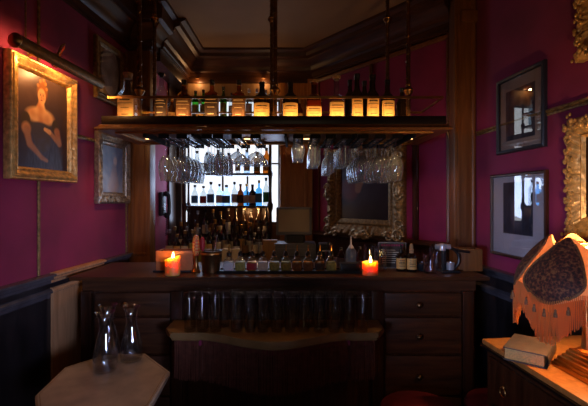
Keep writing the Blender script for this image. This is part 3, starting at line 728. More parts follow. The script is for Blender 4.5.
t = thing('bottle_tray', 'low black tray carrying the row of bitters bottles', 'tray', (-.04, 2.345, CT))
obj('tray_base', B().box(-.40, .43, -.05, .05, 0, .008, .002), M['black'], t)
b = B().box(-.40, .43, -.052, -.048, 0, .016).box(-.40, .43, .048, .052, 0, .016); obj('tray_edge', b, M['capb'], t)
dl = [(229, 'lab_w', 'pale blue-grey', (.35, .42, .5)), (240.5, 'lab_ol', 'olive yellow', None), (252, 'lab_r', 'dark red', None), (263, 'lab_c', 'white striped', None), (274.5, 'lab_ol', 'olive', None), (286, 'lab_ol', 'yellow-green', None), (297, 'lab_b', 'orange-brown', None), (308, 'lab_b', 'brown', None), (319.7, 'lab_d', 'dark red-brown', None), (331, 'lab_ol', 'dull olive', None)]
for i, (px, lb, ds, c) in enumerate(dl):
    y = 2.335; x = pX(px, y)
    t = thing('bitters_bottle', f'small {ds} labelled dasher bottle on the black tray, {ordn(i, 10)}', 'bottle', (x, y, CT+.0085), 0, 'bitters bottles on the tray')
    r = .0285
    obj('bottle_body', B().lathe([(r*.92, 0), (r, .004), (r, .062), (r*.8, .072), (.012, .08), (.010, .092)], seg=16, sq=.6), M['glass'], t)
    obj('liquid', B().lathe([(r*.9, .004), (r*.9, .056)], seg=16, sq=.6), M['whisky' if i in (2, 6, 7, 8) else ('lab_ol' if lb == 'lab_ol' else 'lab_w')], t)
    obj('paper_label', arc_label(r, .012, .05, .6, .95), M[lb], t)
    obj('stopper', B().lathe([(.010, .088), (.014, .091), (.0145, .105), (.010, .112), (.006, .118)], seg=12), M['capb'], t)
    obj('pouring_tube', B().tube([(0, 0, .115), (0, -.001, .14), (.002, -.006, .152)], .0035, 6), M['brass'], t)
    obj('neck_ring', B().lathe([(.0145, .082), (.0165, .086), (.0145, .09)], seg=12, caps=False), M['steel'], t)
# small box and jars right of the row
t = thing('cocktail_stick_box', 'low black box between the bitters bottles and right candle', 'box', (pX(350, 2.35)-.005, 2.345, CT+.0085))
obj('box_body', B().box(-.052, .06, -.035, .035, 0, .04, .003), M['capb'], t); obj('lid', B().box(-.054, .062, -.037, .037, .04, .046, .002), M['plastic'], t)
t = thing('squeeze_bottle', 'clear squeeze bottle with pointed nozzle behind the stick box', 'bottle', (pX(351, 2.6), 2.6, CT))
obj('bottle_body', B().lathe([(.032, 0), (.034, .005), (.034, .09), (.026, .105), (.018, .112)], seg=18), M['frost'], t); obj('nozzle', B().lathe([(.02, .112), (.016, .122), (.006, .135), (.003, .185), (0, .187)], seg=12), M['lab_w'], t)
for px, y, h, r, ds in [(341, 2.56, .12, .026, 'left of the squeeze bottle'), (329, 2.60, .15, .026, 'behind the right bitters bottles'), (360, 2.52, .13, .025, 'right of the squeeze bottle')]:
    t = thing('syrup_bottle', f'small clear syrup bottle {ds}', 'bottle', (pX(px, y), y, CT), 0)
    obj('bottle_body', B().lathe([(r, 0), (r, h*.6), (r*.5, h*.75), (r*.35, h*.9)], seg=14), M['clearb'], t); obj('cap', B().lathe([(r*.4, h*.88), (r*.4, h)], seg=12), M['capb'], t)
def cutglass(name, lab, x, y, r, h, gp=None):
    t = thing(name, lab, 'glass', (x, y, CT), 0, gp)
    b = B().lathe([(r*.9, 0), (r*.92, .004), (r, h), (r-.003, h), (r*.85, .012), (0, .012)], seg=20)
    obj('glass_wall', b, M['glass'], t)
    c = B()
    for i in range(10):
        a0 = 2*PI*i/10
        for sgn in (1, -1):
            c.tube([((r*(.92+.08*k)+.0006)*math.cos(a0+sgn*k*.63), (r*(.92+.08*k)+.0006)*math.sin(a0+sgn*k*.63), .008+(h*.8)*k) for k in (0, .25, .5, .75, 1)], .0013, 4)
    obj('cut_pattern', c, M['glass'], t)
    return t
g = 'tall cut glasses behind the right candle'
cutglass('mixing_glass', 'tall cut mixing glass just right of the candle', pX(381, 2.40), 2.40, .036, .15, g)
cutglass('mixing_glass', 'tall cut mixing glass behind the candle flame', pX(370, 2.45), 2.46, .036, .15, g)
cutglass('mixing_glass', 'large cut mixing glass beside the hand juicer', pX(430, 2.33), 2.33, .040, .105)
cutglass('mixing_glass', 'taller cut glass behind the large mixing glass', pX(436, 2.50), 2.50, .038, .15)
# framed card
t = thing('card_holder', 'silver-edged card stand with magenta heading behind the cut glasses', 'card stand', (pX(392, 2.50), 2.50, CT), -.15)
obj('edge_frame', B().frame(.17, .16, [(0, 0), (0, .008), (.006, .008), (.006, 0)], 0), M['steel'], t)
obj('card', B().box(-.08, .08, 0, .004, .005, .155), M['lab_d'], t)
b = B(); 
for i in range(9): b.box(-.066+i*.015, -.066+i*.015+.010, -.0015, 0, .135, .147)
obj('heading', b, M['burg2'], t)
b = B()
for j in range(7): b.box(-.06, .02+.03*((j*7) % 3)/2, -.0015, 0, .03+j*.013, .034+j*.013)
obj('printed_lines', b, M['lab_c'], t)
for px, y, h, sp, ds in [(401, 2.40, .125, .03, 'amber dropper bottle with orange label, left of the pair'), (411.5, 2.38, .115, .05, 'amber bottle with tan spray top, right of the pair')]:
    t = thing('dropper_bottle', ds, 'bottle', (pX(px, y), y, CT), 0, 'orange labelled bottles right of the candle')
    r = .0295
    obj('bottle_body', B().lathe([(r*.95, 0), (r, .004), (r, .085), (r*.85, .098), (.012, .108), (.012, .115)], seg=18), M['darkb'], t)
    L = obj('paper_label', arc_label(r, .014, .078, half=1.3), M['lab_o'], t)
    b = B()
    for z in (.064, .052, .044, .03): b.lathe([(r+.0018, z), (r+.0018, z+.003)], seg=8, caps=False, a0=-PI/2-.6, a1=-PI/2+.6)
    obj('label_print', b, M['ink'], L)
    obj('cap', B().lathe([(.0135, .108), (.014, .125), (.008, .13), (.007, .15), (.004, .155)], seg=12) if sp < .04 else B().lathe([(.0135, .108), (.015, .128), (.010, .134), (.011, .150), (.008, .162), (0, .165)], seg=12), M['capb' if sp < .04 else 'cork'], t)
t = thing('garnish_bowl', 'small dark bowl right of the spray bottle', 'bowl', (pX(421.5, 2.40), 2.40, CT))
obj('bowl_body', B().lathe([(.018, 0), (.02, .003), (.036, .03), (.038, .045), (.035, .045), (.03, .02), (0, .01)], seg=20), M['plastic'], t); obj('rim', B().lathe([(.036, .046), (.0385, .047), (.0375, .049)], seg=20, caps=False), M['steel'], t)
M['chrome'] = mat('pale_chrome', (.62, .64, .68), .28, .55)
t = thing('lever_juicer', 'chrome and black hand-lever citrus juicer by the cut glass', 'juicer', (pX(445, 2.36), 2.36, CT))
obj('base', B().box(-.035, .075, -.045, .045, 0, .012, .005), M['plastic'], t)
obj('column', B().box(-.018, .004, -.014, .014, .012, .15, .005), M['plastic'], t)
obj('press_head', B().tube([(-.055, 0, .148), (-.02, 0, .15), (.03, -.005, .148)], .015, 10).lathe([(.020, -.024), (.023, 0), (.018, .014), (0, .019)], (-.015, 0, .15), 16), M['chrome'], t)
ring = [(.022+.06*math.cos(a), 0, .075+.066*math.sin(a)) for a in [math.radians(d) for d in range(-80, 81, 10)]]
obj('lever', B().tube(ring, .009, 8).tube([(.04, 0, .138), (.09, 0, .122), (.14, -.01, .115)], .006, 8), M['capb'], t)
obj('pivot_bolt', B().lathe([(.008, 0), (.008, .006), (0, .008)], (-.012, -.015, .14), 10, axis=Matrix.Rotation(PI/2, 3, 'X')), M['chrome'], t)
obj('juice_cup', B().lathe([(.022, .013), (.027, .055), (.025, .055), (.02, .018), (0, .018)], (.03, 0, 0), 16), M['chrome'], t)
t = thing('napkin_box', 'plain brown wooden napkin box at the right end of the bar', 'box', (pX(468, 2.45)-.015, 2.44, CT), -.12)
b = B()
for a in ((-.06, .075, -.06, -.052), (-.06, .075, .052, .06), (-.06, -.052, -.052, .052), (.067, .075, -.052, .052)): b.box(*a, 0, .13 if a[0] > 0 else .13, .002)
obj('sides', b, M['woodm'], t); obj('base', B().box(-.052, .067, -.052, .052, 0, .006), M['woodm'], t)
obj('napkins', B().box(-.048, .06, -.048, .048, .006, .12, .004), M['lab_c'], t)

# ------------------------------------------------------------------ marble shelf with fringe and beer glasses
ZS = .83
t = thing('marble_console_shelf', 'serpentine brown marble shelf with hanging dark red fringe on the bar front', 'shelf', (-.10, 2.25, .55))
def curve(n=48, inset=0):
    P = []
    for i in range(n+1):
        u = -1+2*i/n; x = u*(.575-inset)
        v = min(1, abs(u)/.72); y = -.365+.12*(1-math.cos(PI*v))/2+.03*abs(u)-(.012 if .70 < abs(u) < .93 else 0)
        if abs(u) > .93: y += (abs(u)-.93)*1.0
        P.append((x, y+inset))
    return P
pc = curve()
b = B(); poly = pc+[(.575, -.005), (-.575, -.005)]
b.prism(poly, ZS-.55-.030, ZS-.55)
bmesh.ops.bevel(b.bm, geom=[e for e in b.bm.edges if abs(e.verts[0].co.z-e.verts[1].co.z) < 1e-5], offset=.007, segments=3, affect='EDGES')
obj('marble_slab', b, M['marbled'], t)
b = B(); b.tube([(x, y, ZS-.55-.036) for x, y in curve(48, .012)], .008, 6); obj('lower_edge_bead', b, M['marbled'], t)
b = B().prism(curve(48, .03)+[(.50, -.005), (-.50, -.005)], ZS-.55-.075, ZS-.55-.031); obj('apron', b, M['burg'], t)
b = B(); fr = random.Random(5)
pts = curve(250, .024)
for i, (x, y) in enumerate(pts):
    for k in range(2):
        xx = x+fr.uniform(-.0015, .0015); yy = y+k*.004+fr.uniform(-.001, .001)
        L = .20+.02*math.cos(x*3)+fr.uniform(-.008, .008)
        sw = fr.uniform(-.003, .003)
        b.tube([(xx, yy, .235), (xx+sw*.4, yy-.002, .235-L*.5), (xx+sw, yy, .235-L)], [.0016, .0018, .0012], 3)
obj('fringe', b, M['fringe_d'], t, kind='stuff')
b = B().tube([(x, y-.003, .238) for x, y in pts[::4]], .005, 6); obj('fringe_braid', b, M['fringe_d'], t)
for x in (-.45, .40): obj('bracket', B().box(x, x+.05, -.15, -.008, .0, .20, .004), M['wood'], t)

def pint(lab, x, y, gp):
    t = thing('beer_glass', lab, 'glass', (x, y, ZS+.0003), 0, gp)
    obj('glass_wall', B().lathe([(.026, 0), (.028, .003), (.0335, .185), (.0345, .19), (.0325, .19), (.0265, .014), (0, .012)], seg=20), M['glassh'], t)
    obj('rim', B().tube([(.0337*math.cos(a), .0337*math.sin(a), .1905) for a in [i*PI/12 for i in range(24)]], .0013, 5, closed=True), M['hang'], t)
    return t
g0 = None
for row, (y, xs) in enumerate([(2.045, [190, 203, 216, 236.5, 250, 263, 277, 290.5, 304, 319, 334, 348.5, 362]), (2.125, [196, 209, 224, 238, 252, 266, 280, 294, 308, 322, 336, 350])]):
    for i, px in enumerate(xs):
        lab = f'empty tall beer glass in the {"front" if row == 0 else "back"} row on the marble shelf, {ordn(i, len(xs))}'
        p = (pX(px, y), y, ZS+.0003)
        if g0 is None: g0 = pint(lab, p[0], p[1], 'beer glasses on the marble shelf')
        else: dup(g0, p, 0, lab)

# ------------------------------------------------------------------ octagonal marble table with carafes
t = thing('marble_side_table', 'octagonal marble topped side table in the left foreground', 'table', (-.79, 1.67, 0))
oc = [(-1.01, 1.56), (-1.045, 1.82), (-.93, 1.965), (-.735, 1.985), (-.552, 1.78), (-.53, 1.47), (-.66, 1.35), (-.88, 1.37)]
oc = [(x+.79, y-1.67) for x, y in oc][::-1]
b = B(); b.prism(oc, .712, .74)
bmesh.ops.bevel(b.bm, geom=[e for e in b.bm.edges if abs(e.verts[0].co.z-e.verts[1].co.z) < 1e-5], offset=.006, segments=3, affect='EDGES')
obj('marble_top', b, M['marble'], t)
obj('top_groove', B().tube([(x*.94, y*.94, .7395) for x, y in oc], .0016, 4, closed=True), M['marbled'], t)
obj('under_frame', B().prism([(x*.88, y*.88) for x, y in oc], .66, .7115), M['wood'], t)
obj('pedestal', B().lathe([(.05, .02), (.07, .05), (.035, .1), (.03, .3), (.05, .38), (.03, .46), (.04, .6), (.11, .66)], seg=20), M['wood'], t)
for i in range(3):
    a = 2*PI*i/3+.4
    obj('leg', B().tube([(0, 0, .12), (.12*math.cos(a), .12*math.sin(a), .09), (.22*math.cos(a), .22*math.sin(a), .02)], [.03, .024, .02], 8), M['wood'], t)
def carafe(lab, x, y, h=.26):
    t = thing('glass_carafe', lab, 'carafe', (x, y, .7403), 0, 'carafes on the marble side table')
    k = h/.26
    prof = [(.044, 0), (.050, .006), (.053, .03), (.050, .08), (.036, .135), (.0255, .175), (.0245, .2), (.030, .235), (.040, .258), (.0415, .26), (.0385, .258), (.028, .233), (.022, .2), (.023, .176), (.033, .135), (.047, .08), (.050, .03), (.045, .012), (0, .01)]
    obj('glass_wall', B().lathe([(r*k, z*k) for r, z in prof], seg=28), M['glass'], t)
for lab, x, y, h in [('empty glass carafe nearest the viewer on the marble table', -.842, 1.785, .262), ('empty glass carafe behind the nearest one, hidden partly by its neck', -.885, 1.905, .262), ('empty glass carafe on the right, beside the beer glass shelf', -.772, 1.90, .255)]: carafe(lab, x, y, h)

# ------------------------------------------------------------------ stools
def stool(lab, x, y, r, z):
    t = thing('bar_stool', lab, 'stool', (x, y, 0), 0, 'red leather stools before the bar')
    obj('seat', B().lathe([(r*.93, z-.075), (r, z-.06), (r*1.01, z-.03), (r*.93, z-.008), (r*.6, z), (0, z+.004)], seg=32), M['leather'], t)
    obj('seat_ring', B().lathe([(r*.9, z-.09), (r*.95, z-.088), (r*.95, z-.075), (r*.9, z-.074)], seg=32), M['brass'], t)
    for i in range(4):
        a = PI/4+i*PI/2
        obj('leg', B().tube([(r*.7*math.cos(a), r*.7*math.sin(a), z-.085), (r*.95*math.cos(a), r*.95*math.sin(a), 0.001)], [.018, .013], 8), M['wood'], t)
    obj('foot_ring', B().tube([(r*.86*math.cos(a), r*.86*math.sin(a), .16) for a in [i*PI/12 for i in range(24)]], .008, 8, closed=True), M['brass'], t)
stool('round red leather stool seat in front of the bar drawers', pX(421, 1.92), 1.93, .20, .50)
stool('red leather stool seat between the bar and the lamp chest', pX(503, 1.97)-.01, 2.0, .155, .50)

# ------------------------------------------------------------------ pictures on the walls
TL = math.radians(90-4.15); TR = math.radians(-90+5.57); TA = math.atan2(-.777, .629)
def on_left(y, off=.004): return (XL(y)+off, y)
def on_right(y, off=.004): return (XR(y)-off, y)
def picture(lab, p, th, z, w, h, prof, fm, fn=None, sub=1, cv=None, glass=False, inset=None, cm='paint', cat='painting', name='framed_painting', back=.012, tilt=0, nx=80, ny=100):
    t = thing(name, lab, cat, (p[0], p[1], z), th)
    if tilt: t.rotation_euler = (tilt, 0, th)
    obj('frame', B().frame(w, h, prof, 0, fn, sub), fm, t)
    i = inset or prof[-1][0]
    obj('backing', B().box(-w/2+.006, w/2-.006, -.0035, -.001, .006, h-.006), M['wood'], t)
    canvas('canvas' if cm == 'paint' else 'print', w-2*i, h-2*i, i, -back, cv, M[cm], t, nx, ny)
    if glass: obj('glass_pane', B().box(-w/2+i, w/2-i, -back-.005, -back-.003, i, h-i), M['pane'], t, False)
    return t
# portrait of a lady
def lady(x, y):
    c = mixc(lin(92, 70, 60), lin(58, 48, 62), (y/.49)*-1+1.0)
    c = mixc(c, lin(120, 85, 70), .5*max(0, 1-math.hypot(x-.06, y-.42)/.2))  # bright patch of the picture light, upper left, put into the background colour
    n = .5+.5*nz(x, y, 30); c = mixc(c, (0, 0, 0), .25*n)
    dress = lin(84, 84, 104); dark = lin(76, 62, 44); skin = mixc(lin(250, 196, 130), lin(225, 150, 90), .5+1.2*nz(x, y, 22, 6)); hair = lin(150, 92, 44)
    f = cap(x, y, .19, .19, .20, .0, .085, .145, .2); c = mixc(c, mixc(dress, lin(40, 42, 60), .5+.6*nz(x*2.5, y*.6, 40, 3)), f)
    f = cap(x, y, .165, .235, .185, .15, .082, .062, .2); c = mixc(c, mixc(dress, dark, .5+.5*nz(x, y, 25)), f)
    c = mixc(c, skin, cap(x, y, .172, .34, .168, .29, .022, .045, .4))           # neck
    c = mixc(c, skin, ell(x, y, .168, .272, .102, .044, .35))                     # shoulders
    c = mixc(c, dark, ell(x, y, .062, .235, .032, .042)); c = mixc(c, dark, ell(x, y, .282, .235, .028, .04))
    c = mixc(c, mixc(dress, dark, .6), ell(x, y, .17, .20, .088, .042, .25))
    sk2 = mixc(mixc(skin, lin(150, 92, 60), .55), dress, .15+.25*max(0, (.2-y)/.2))
    c = mixc(c, mixc(sk2, skin, .4), ell(x, y, .066, .195, .030, .03, .5)); c = mixc(c, sk2, cap(x, y, .068, .185, .088, .12, .022, .018, .6)); c = mixc(c, sk2, cap(x, y, .09, .12, .175, .058, .018, .012, .7)); c = mixc(c, sk2, cap(x, y, .175, .058, .215, .045, .012, .009, .8))
    c = mixc(c, sk2, cap(x, y, .295, .21, .315, .15, .022, .017, .6)); c = mixc(c, sk2, cap(x, y, .315, .148, .235, .20, .016, .012, .6)); c = mixc(c, skin, cap(x, y, .235, .20, .20, .21, .014, .010))
    c = mixc(c, hair, ell(x, y, .18, .405, .038, .048, .4)); c = mixc(c, hair, ell(x, y, .185, .45, .026, .022))
    for a, b_ in ((.165, .455), (.19, .466), (.205, .45), (.148, .43), (.213, .425)): c = mixc(c, lin(200, 140, 70), .7*ell(x, y, a, b_, .009, .009))
    c = mixc(c, skin, ell(x, y, .176, .378, .029, .041))
    for ex in (.165, .186): c = mixc(c, lin(60, 35, 25), ell(x, y, ex, .384, .005, .003)); c = mixc(c, lin(100, 60, 35), .7*ell(x, y, ex, .392, .007, .002))
    c = mixc(c, lin(190, 115, 65), .8*cap(x, y, .174, .384, .173, .368, .002, .004)); c = mixc(c, lin(160, 50, 40), ell(x, y, .174, .357, .008, .003))
    c = mixc(c, lin(215, 110, 70), .4*ell(x, y, .19, .368, .009, .008))
    return c
profG = [(0, 0), (0, .030), (.006, .038), (.012, .036), (.016, .044), (.026, .048), (.034, .042), (.042, .030), (.048, .028), (.051, .033), (.055, .030), (.060, .020), (.064, .012)]
yc = (1.855+2.365)/2
t = picture('large gilt-framed portrait of a woman in a low-necked dark dress', on_left(yc), TL, 1.60, .51, .605, profG, M['gold'], fn=lambda x, z, d: .0025*math.sin(x*260)*math.sin(z*260) if .02 < d < .05 else 0, sub=60, cv=lady, nx=110, ny=130)
# picture light
t = thing('picture_light', 'long brass tube picture light above the gilt portrait', 'lamp', (XL(2.10)+.13, 2.10, 2.205), TL)
prof = []
b = B(); n = 20
for i in range(n+1):
    a = math.radians(-72+236*i/n); b.bm.verts.new((-.335, -.032*math.cos(a)*1.0, .032*math.sin(a)))
vs = list(b.bm.verts); b.bm.verts.ensure_lookup_table()
up = [b.bm.verts.new((v.co.x+.67, v.co.y, v.co.z)) for v in vs]
inn = [b.bm.verts.new((v.co.x, v.co.y*.9, v.co.z*.9)) for v in vs]; inu = [b.bm.verts.new((v.co.x, v.co.y*.9, v.co.z*.9)) for v in up]
for i in range(n):
    b.bm.faces.new((vs[i], vs[i+1], up[i+1], up[i])); b.bm.faces.new((inn[i], inn[i+1], inu[i+1], inu[i]))
b.bm.faces.new(vs); b.bm.faces.new(up)
obj('reflector', b, mat('olive_brass', (.28, .19, .09), .42, .8, var=.3, scale=30), t)
obj('end_cap', B().lathe([(.033, 0), (.034, .006), (.022, .016), (0, .02)], (-.334, 0, 0), 18, axis=Matrix.Rotation(-PI/2, 3, 'Y')), M['brass'], t)
obj('swan_arm', B().tube([(-.06, .0, .03), (-.04, .0, .06), (-.01, .01, .10), (.03, .02, .125), (.07, .05, .12), (.09, .085, .09), (.09, .112, .04)], .005, 8), M['brass'], t)
obj('arm_joint', B().ball((-.062, 0, .032), .012), M['brass'], t); obj('wall_boss', B().ball((.09, .108, .035), .014), M['brass'], t)
obj('bulb_tube', B().lathe([(.007, -.30), (.009, -.29), (.009, -.16), (.007, -.15)], (0, .0, -.004), 12, axis=Matrix.Rotation(PI/2, 3, 'Y')), emis('picture_lamp_filament', (1, .5, .18), 9), t)
obj('supply_cable', B().tube([(-.14, .09, .0), (-.14, .105, .1), (-.14, .105, .72)], .0045, 6), M['golddark'], t)
obj('cable_joint', B().ball((-.14, .05, .01), .014, (1, 1.5, 1)).tube([(-.14, .0, .02), (-.14, .09, .005)], .006, 6), M['brass'], t)
yy = 1.90
light('picture_lamp', 'POINT', (XL(yy)+.125, yy, 2.188), 2.6, (1, .46, .16), size=.012)
yy = 2.15
light('picture_lamp', 'POINT', (XL(yy)+.13, yy, 2.188), 2.8, (1, .46, .16), size=.012)

def bluelady(x, y):
    c = mixc(lin(150, 170, 196), lin(112, 135, 170), .5+.8*nz(x, y, 18))
    c = mixc(c, lin(225, 205, 195), .9*ell(x, y, .16, .22, .025, .032, .5)); c = mixc(c, lin(170, 150, 150), .6*cap(x, y, .15, .17, .14, .05, .03, .07, .5))
    return mixc(c, lin(180, 165, 165), .4*max(0, nz(x, y, 50)))
profO = [(0, 0), (0, .03), (.01, .04), (.02, .042), (.04, .028), (.05, .03), (.058, .02), (.07, .018), (.078, .01)]
carve = lambda x, z, d: (.003 if z > .05 else .010)*nz(x, z, 60, 2) if d < .045 else 0
picture('ornate silver-gilt framed blue-grey figure painting below the canopy end', on_left(2.805), TL, 1.475, .42, .475, profO, M['silver'], fn=carve, sub=50, cv=bluelady)
def oval(x, y):
    e = ell(x, y, .135, .175, .115, .165, .05)
    return mixc(lin(20, 12, 10), mixc(lin(205, 195, 195), lin(150, 140, 140), .5+nz(x, y, 14)), e)
picture('dark framed oval grey portrait high on the left wall', on_left(2.77), TL, 2.165, .37, .41, [(0, 0), (0, .02), (.008, .026), (.03, .022), (.036, .026), (.05, .01)], M['golddark'], cv=oval, glass=True, cat='picture', name='framed_picture')

# baroque painting on the angled wall
def dark_fig(x, y):
    c = mixc(lin(34, 30, 36), lin(16, 13, 18), .5+nz(x, y, 9))
    c = mixc(c, lin(120, 48, 28), .8*ell(x, y, .10, .26, .10, .10, .5, .6))
    c = mixc(c, lin(150, 105, 66), .9*cap(x, y, .20, .26, .25, .50, .035, .075, .4))
    c = mixc(c, lin(205, 160, 100), ell(x, y, .27, .52, .06, .07, .4))
    return c
yc = 3.475; w_, h_ = .86, .80
t = picture('large dark painting in heavy carved gilt frame on the angled wall', (XA(yc)-.777*.004, yc-.629*.004), TA, 1.17, w_, h_, [(0, 0), (0, .03), (.015, .05), (.04, .07), (.07, .065), (.09, .045), (.11, .035), (.125, .04), (.135, .03), (.15, .022), (.165, .015)], M['golddark'], fn=lambda x, z, d: (.012*nz(x, z, 30, 5)+.006*nz(x, z, 90, 1)) if .005 < d < .10 else 0, sub=90, cv=dark_fig)
def scroll(b, cx_, cz, r, s=1, turns=1.6, tk=.014):
    pts = []
    for i in range(18):
        a = i/17*turns*2*PI; rr = r*(1-.75*i/17); pts.append((cx_+s*rr*math.cos(a), -.062, cz+rr*math.sin(a)))
    b.tube(pts, [tk*(1-.5*i/17) for i in range(18)], 6)
mg = mat('worn_gilt_carving', (.46, .33, .17), .35, .7, var=.5, scale=50, bump=.4)
for sx in (-1, 1):
    for sz, cz in ((1, .045), (-1, h_-.045)):
        b = B(); scroll(b, sx*(w_/2-.04), cz, .055, sx); scroll(b, sx*(w_/2-.125), cz-.01, .045, -sx, tk=.012); scroll(b, sx*(w_/2-.035), cz+sz*.085, .045, sx, tk=.012)
        for k in range(7): b.ball((sx*(w_/2-.0-.03*k), -.06-.01*(k % 2), cz-.04*sz+.008*k*sz), .015, (1.4, .8, .9), 8)
        obj('carved_corner', b, mg, t)
for cz in (.03, h_-.03):
    b = B(); scroll(b, -.05, cz, .045, -1); scroll(b, .05, cz, .045, 1); b.ball((0, -.07, cz), .032, (1.8, .6, .9))
    for k in range(-4, 5): b.ball((.028*k, -.062, cz+.02*math.cos(k*1.1)), .014, (1.4, .8, .9), 8)
    obj('carved_crest', b, mg, t)
for sx in (-1, 1):
    b = B(); scroll(b, sx*(w_/2-.035), h_/2-.04, .045, sx); scroll(b, sx*(w_/2-.035), h_/2+.04, .045, sx); b.ball((sx*(w_/2-.03), -.07, h_/2), .028, (.8, .6, 1.8))
    obj('carved_cartouche', b, mg, t)
t['label'] = 'large dark painting in heavy carved gilt frame on the angled wall'
# plain flat wooden outer frame strips beside it
b = B().prism(vmould(A(3.075), adir, 0, 0, .05, .02), 1.20, 2.0); trim(b, M['wood'])

# two glazed prints on the right wall
def street(x, y):
    W_, H_ = .36, .40
    c = mixc(lin(196, 172, 150), lin(180, 155, 138), .5+.5*nz(x, y, 12))
    if .05 < x < W_-.06 and .05 < y < H_-.06:
        c = mixc(lin(88, 78, 84), lin(54, 48, 56), .5+nz(x*1.5, y, 16)); c = mixc(c, lin(130, 120, 118), .6*max(0, nz(x, y*.6, 34, 4)))
    return c
def print2(x, y):
    c = mixc(lin(205, 205, 215), lin(188, 188, 205), .5+.4*nz(x, y, 10))
    if .10 < x < .355 and .12 < y < .42:
        c = mixc(lin(54, 58, 78), lin(34, 38, 56), .5+nz(x, y, 15)); c = mixc(c, lin(100, 98, 115), .7*ell(x, y, .22, .25, .05, .10, .6)+.2*max(0, nz(x, y, 40)))
    return c
profB = [(0, 0), (0, .018), (.006, .024), (.018, .022), (.022, .014)]
picture('upper black-framed glazed print on the right wall, reflecting the window', on_right(2.245), TR, 1.773, .405, .446, profB, mat('blue_black_frame', (.018, .02, .03), .3), cv=street, glass=True, cm='print', cat='picture', name='framed_picture', back=.006)
picture('lower dark-framed print with pale mount on the right wall', on_right(2.275), TR, 1.165, .485, .49, [(0, 0), (0, .016), (.006, .02), (.014, .018), (.018, .010)], M['wood'], cv=print2, glass=True, cm='print', cat='picture', name='framed_picture', back=.005)
# two ornate gold frames at the right edge
fnO = lambda x, z, d: .010*nz(x, z, 60, 8)+.006*nz(x, z, 140, 3) if d < .075 else 0
profOO = [(0, 0), (0, .025), (.01, .04), (.03, .048), (.055, .04), (.075, .025), (.085, .03), (.095, .015)]
def plain_dark(x, y): return mixc(lin(60, 36, 26), lin(30, 18, 16), .5+nz(x, y, 10))
def gold_beads(t, w, h):
    b = B(); rr = random.Random(4); n = int((w+h)*2/.009)
    for i in range(n):
        s = (w+h)*2*i/n
        if s < w: x, z = -w/2+s, 0
        elif s < w+h: x, z = w/2, s-w
        elif s < 2*w+h: x, z = w/2-(s-w-h), h
        else: x, z = -w/2, h-(s-2*w-h)
        x -= math.copysign(.03, x) if abs(abs(x)-w/2) < .001 else 0; z += .03 if z < .001 else (-.03 if z > h-.001 else 0)
        b.ball((x+rr.uniform(-.024, .024), -.047, z+rr.uniform(-.024, .024)), rr.uniform(.006, .010), (1, .8, 1.3), 6)
    obj('carved_leaves', b, M['gold'], t)
t = picture('ornate gold-framed painting behind the table lamp on the right wall', on_right(1.60), TR, 1.33, .57, .545, profOO, M['gold'], fn=fnO, sub=80, cv=plain_dark); gold_beads(t, .57, .545)
t = picture('ornate gold frame high at the right edge above the picture rail', on_right(1.56), TR, 2.125, .53, .40, profOO, M['gold'], fn=fnO, sub=80, cv=plain_dark); gold_beads(t, .53, .40)

# ------------------------------------------------------------------ chest, book and fringed lamp, right foreground
RT = -math.radians(0)
tx = XR(1.45)-.26
t = thing('chest_of_drawers', 'dark chest of drawers with tan top under the fringed lamp', 'chest', (1.085, 1.47, 0), math.radians(5.6))
zt = .9
obj('top_board', B().box(-.243, .243, -.265, .29, zt-.022, zt, .005), M['woodo'], t)
obj('top_edging', B().box(-.25, .247, -.272, .295, zt-.034, zt-.0225, .004), M['black'], t)
obj('carcass', B().box(-.225, .23, -.25, .28, .05, zt-.035, .004), M['wood'], t)
for z0, z1 in ((.66, .84), (.44, .64), (.2, .42)):
    d = obj('drawer', B().box(-.237, -.224, -.22, .25, z0, z1, .003), M['wood'], t)
    for yy in (-.14, .14):
        obj('ring_handle', B().tube([(-.246, yy+.018*math.cos(a), (z0+z1)/2-.012+.018*math.sin(a)) for a in [i*PI/8 for i in range(16)]], .0025, 6, closed=True).ball((-.242, yy, (z0+z1)/2+.006), .007), M['brass'], d)
for sx in (-.2, .2):
    for sy in (-.22, .25): obj('foot', B().lathe([(.022, 0), (.03, .03), (.022, .05)], (sx, sy, 0), 14), M['wood'], t)
# book
t = thing('closed_book', 'thick closed old book with grey cover lying on the chest', 'book', (.903, 1.535, zt+.0005), math.radians(-40))
obj('page_block', B().box(-.066, .062, -.092, .094, .004, .044, .002), mat('old_paper', (.62, .36, .12), .7, var=.2, scale=150), t)
m_cov = mat('grey_brown_cloth_cover', (.085, .066, .060), .6, var=.2, scale=30)
b = B().box(-.070, .068, -.098, .098, 0, .004, .001).box(-.070, .068, -.098, .098, .044, .048, .001); obj('cover_boards', b, m_cov, t)
b = B(); b.lathe([(.0245, -.0), (.0245, .196)], (.068, -.098, .024), 16, a0=-PI/2, a1=PI/2, caps=False, axis=Matrix.Rotation(-PI/2, 3, 'X'), xs=.35); obj('spine', b, m_cov, t)

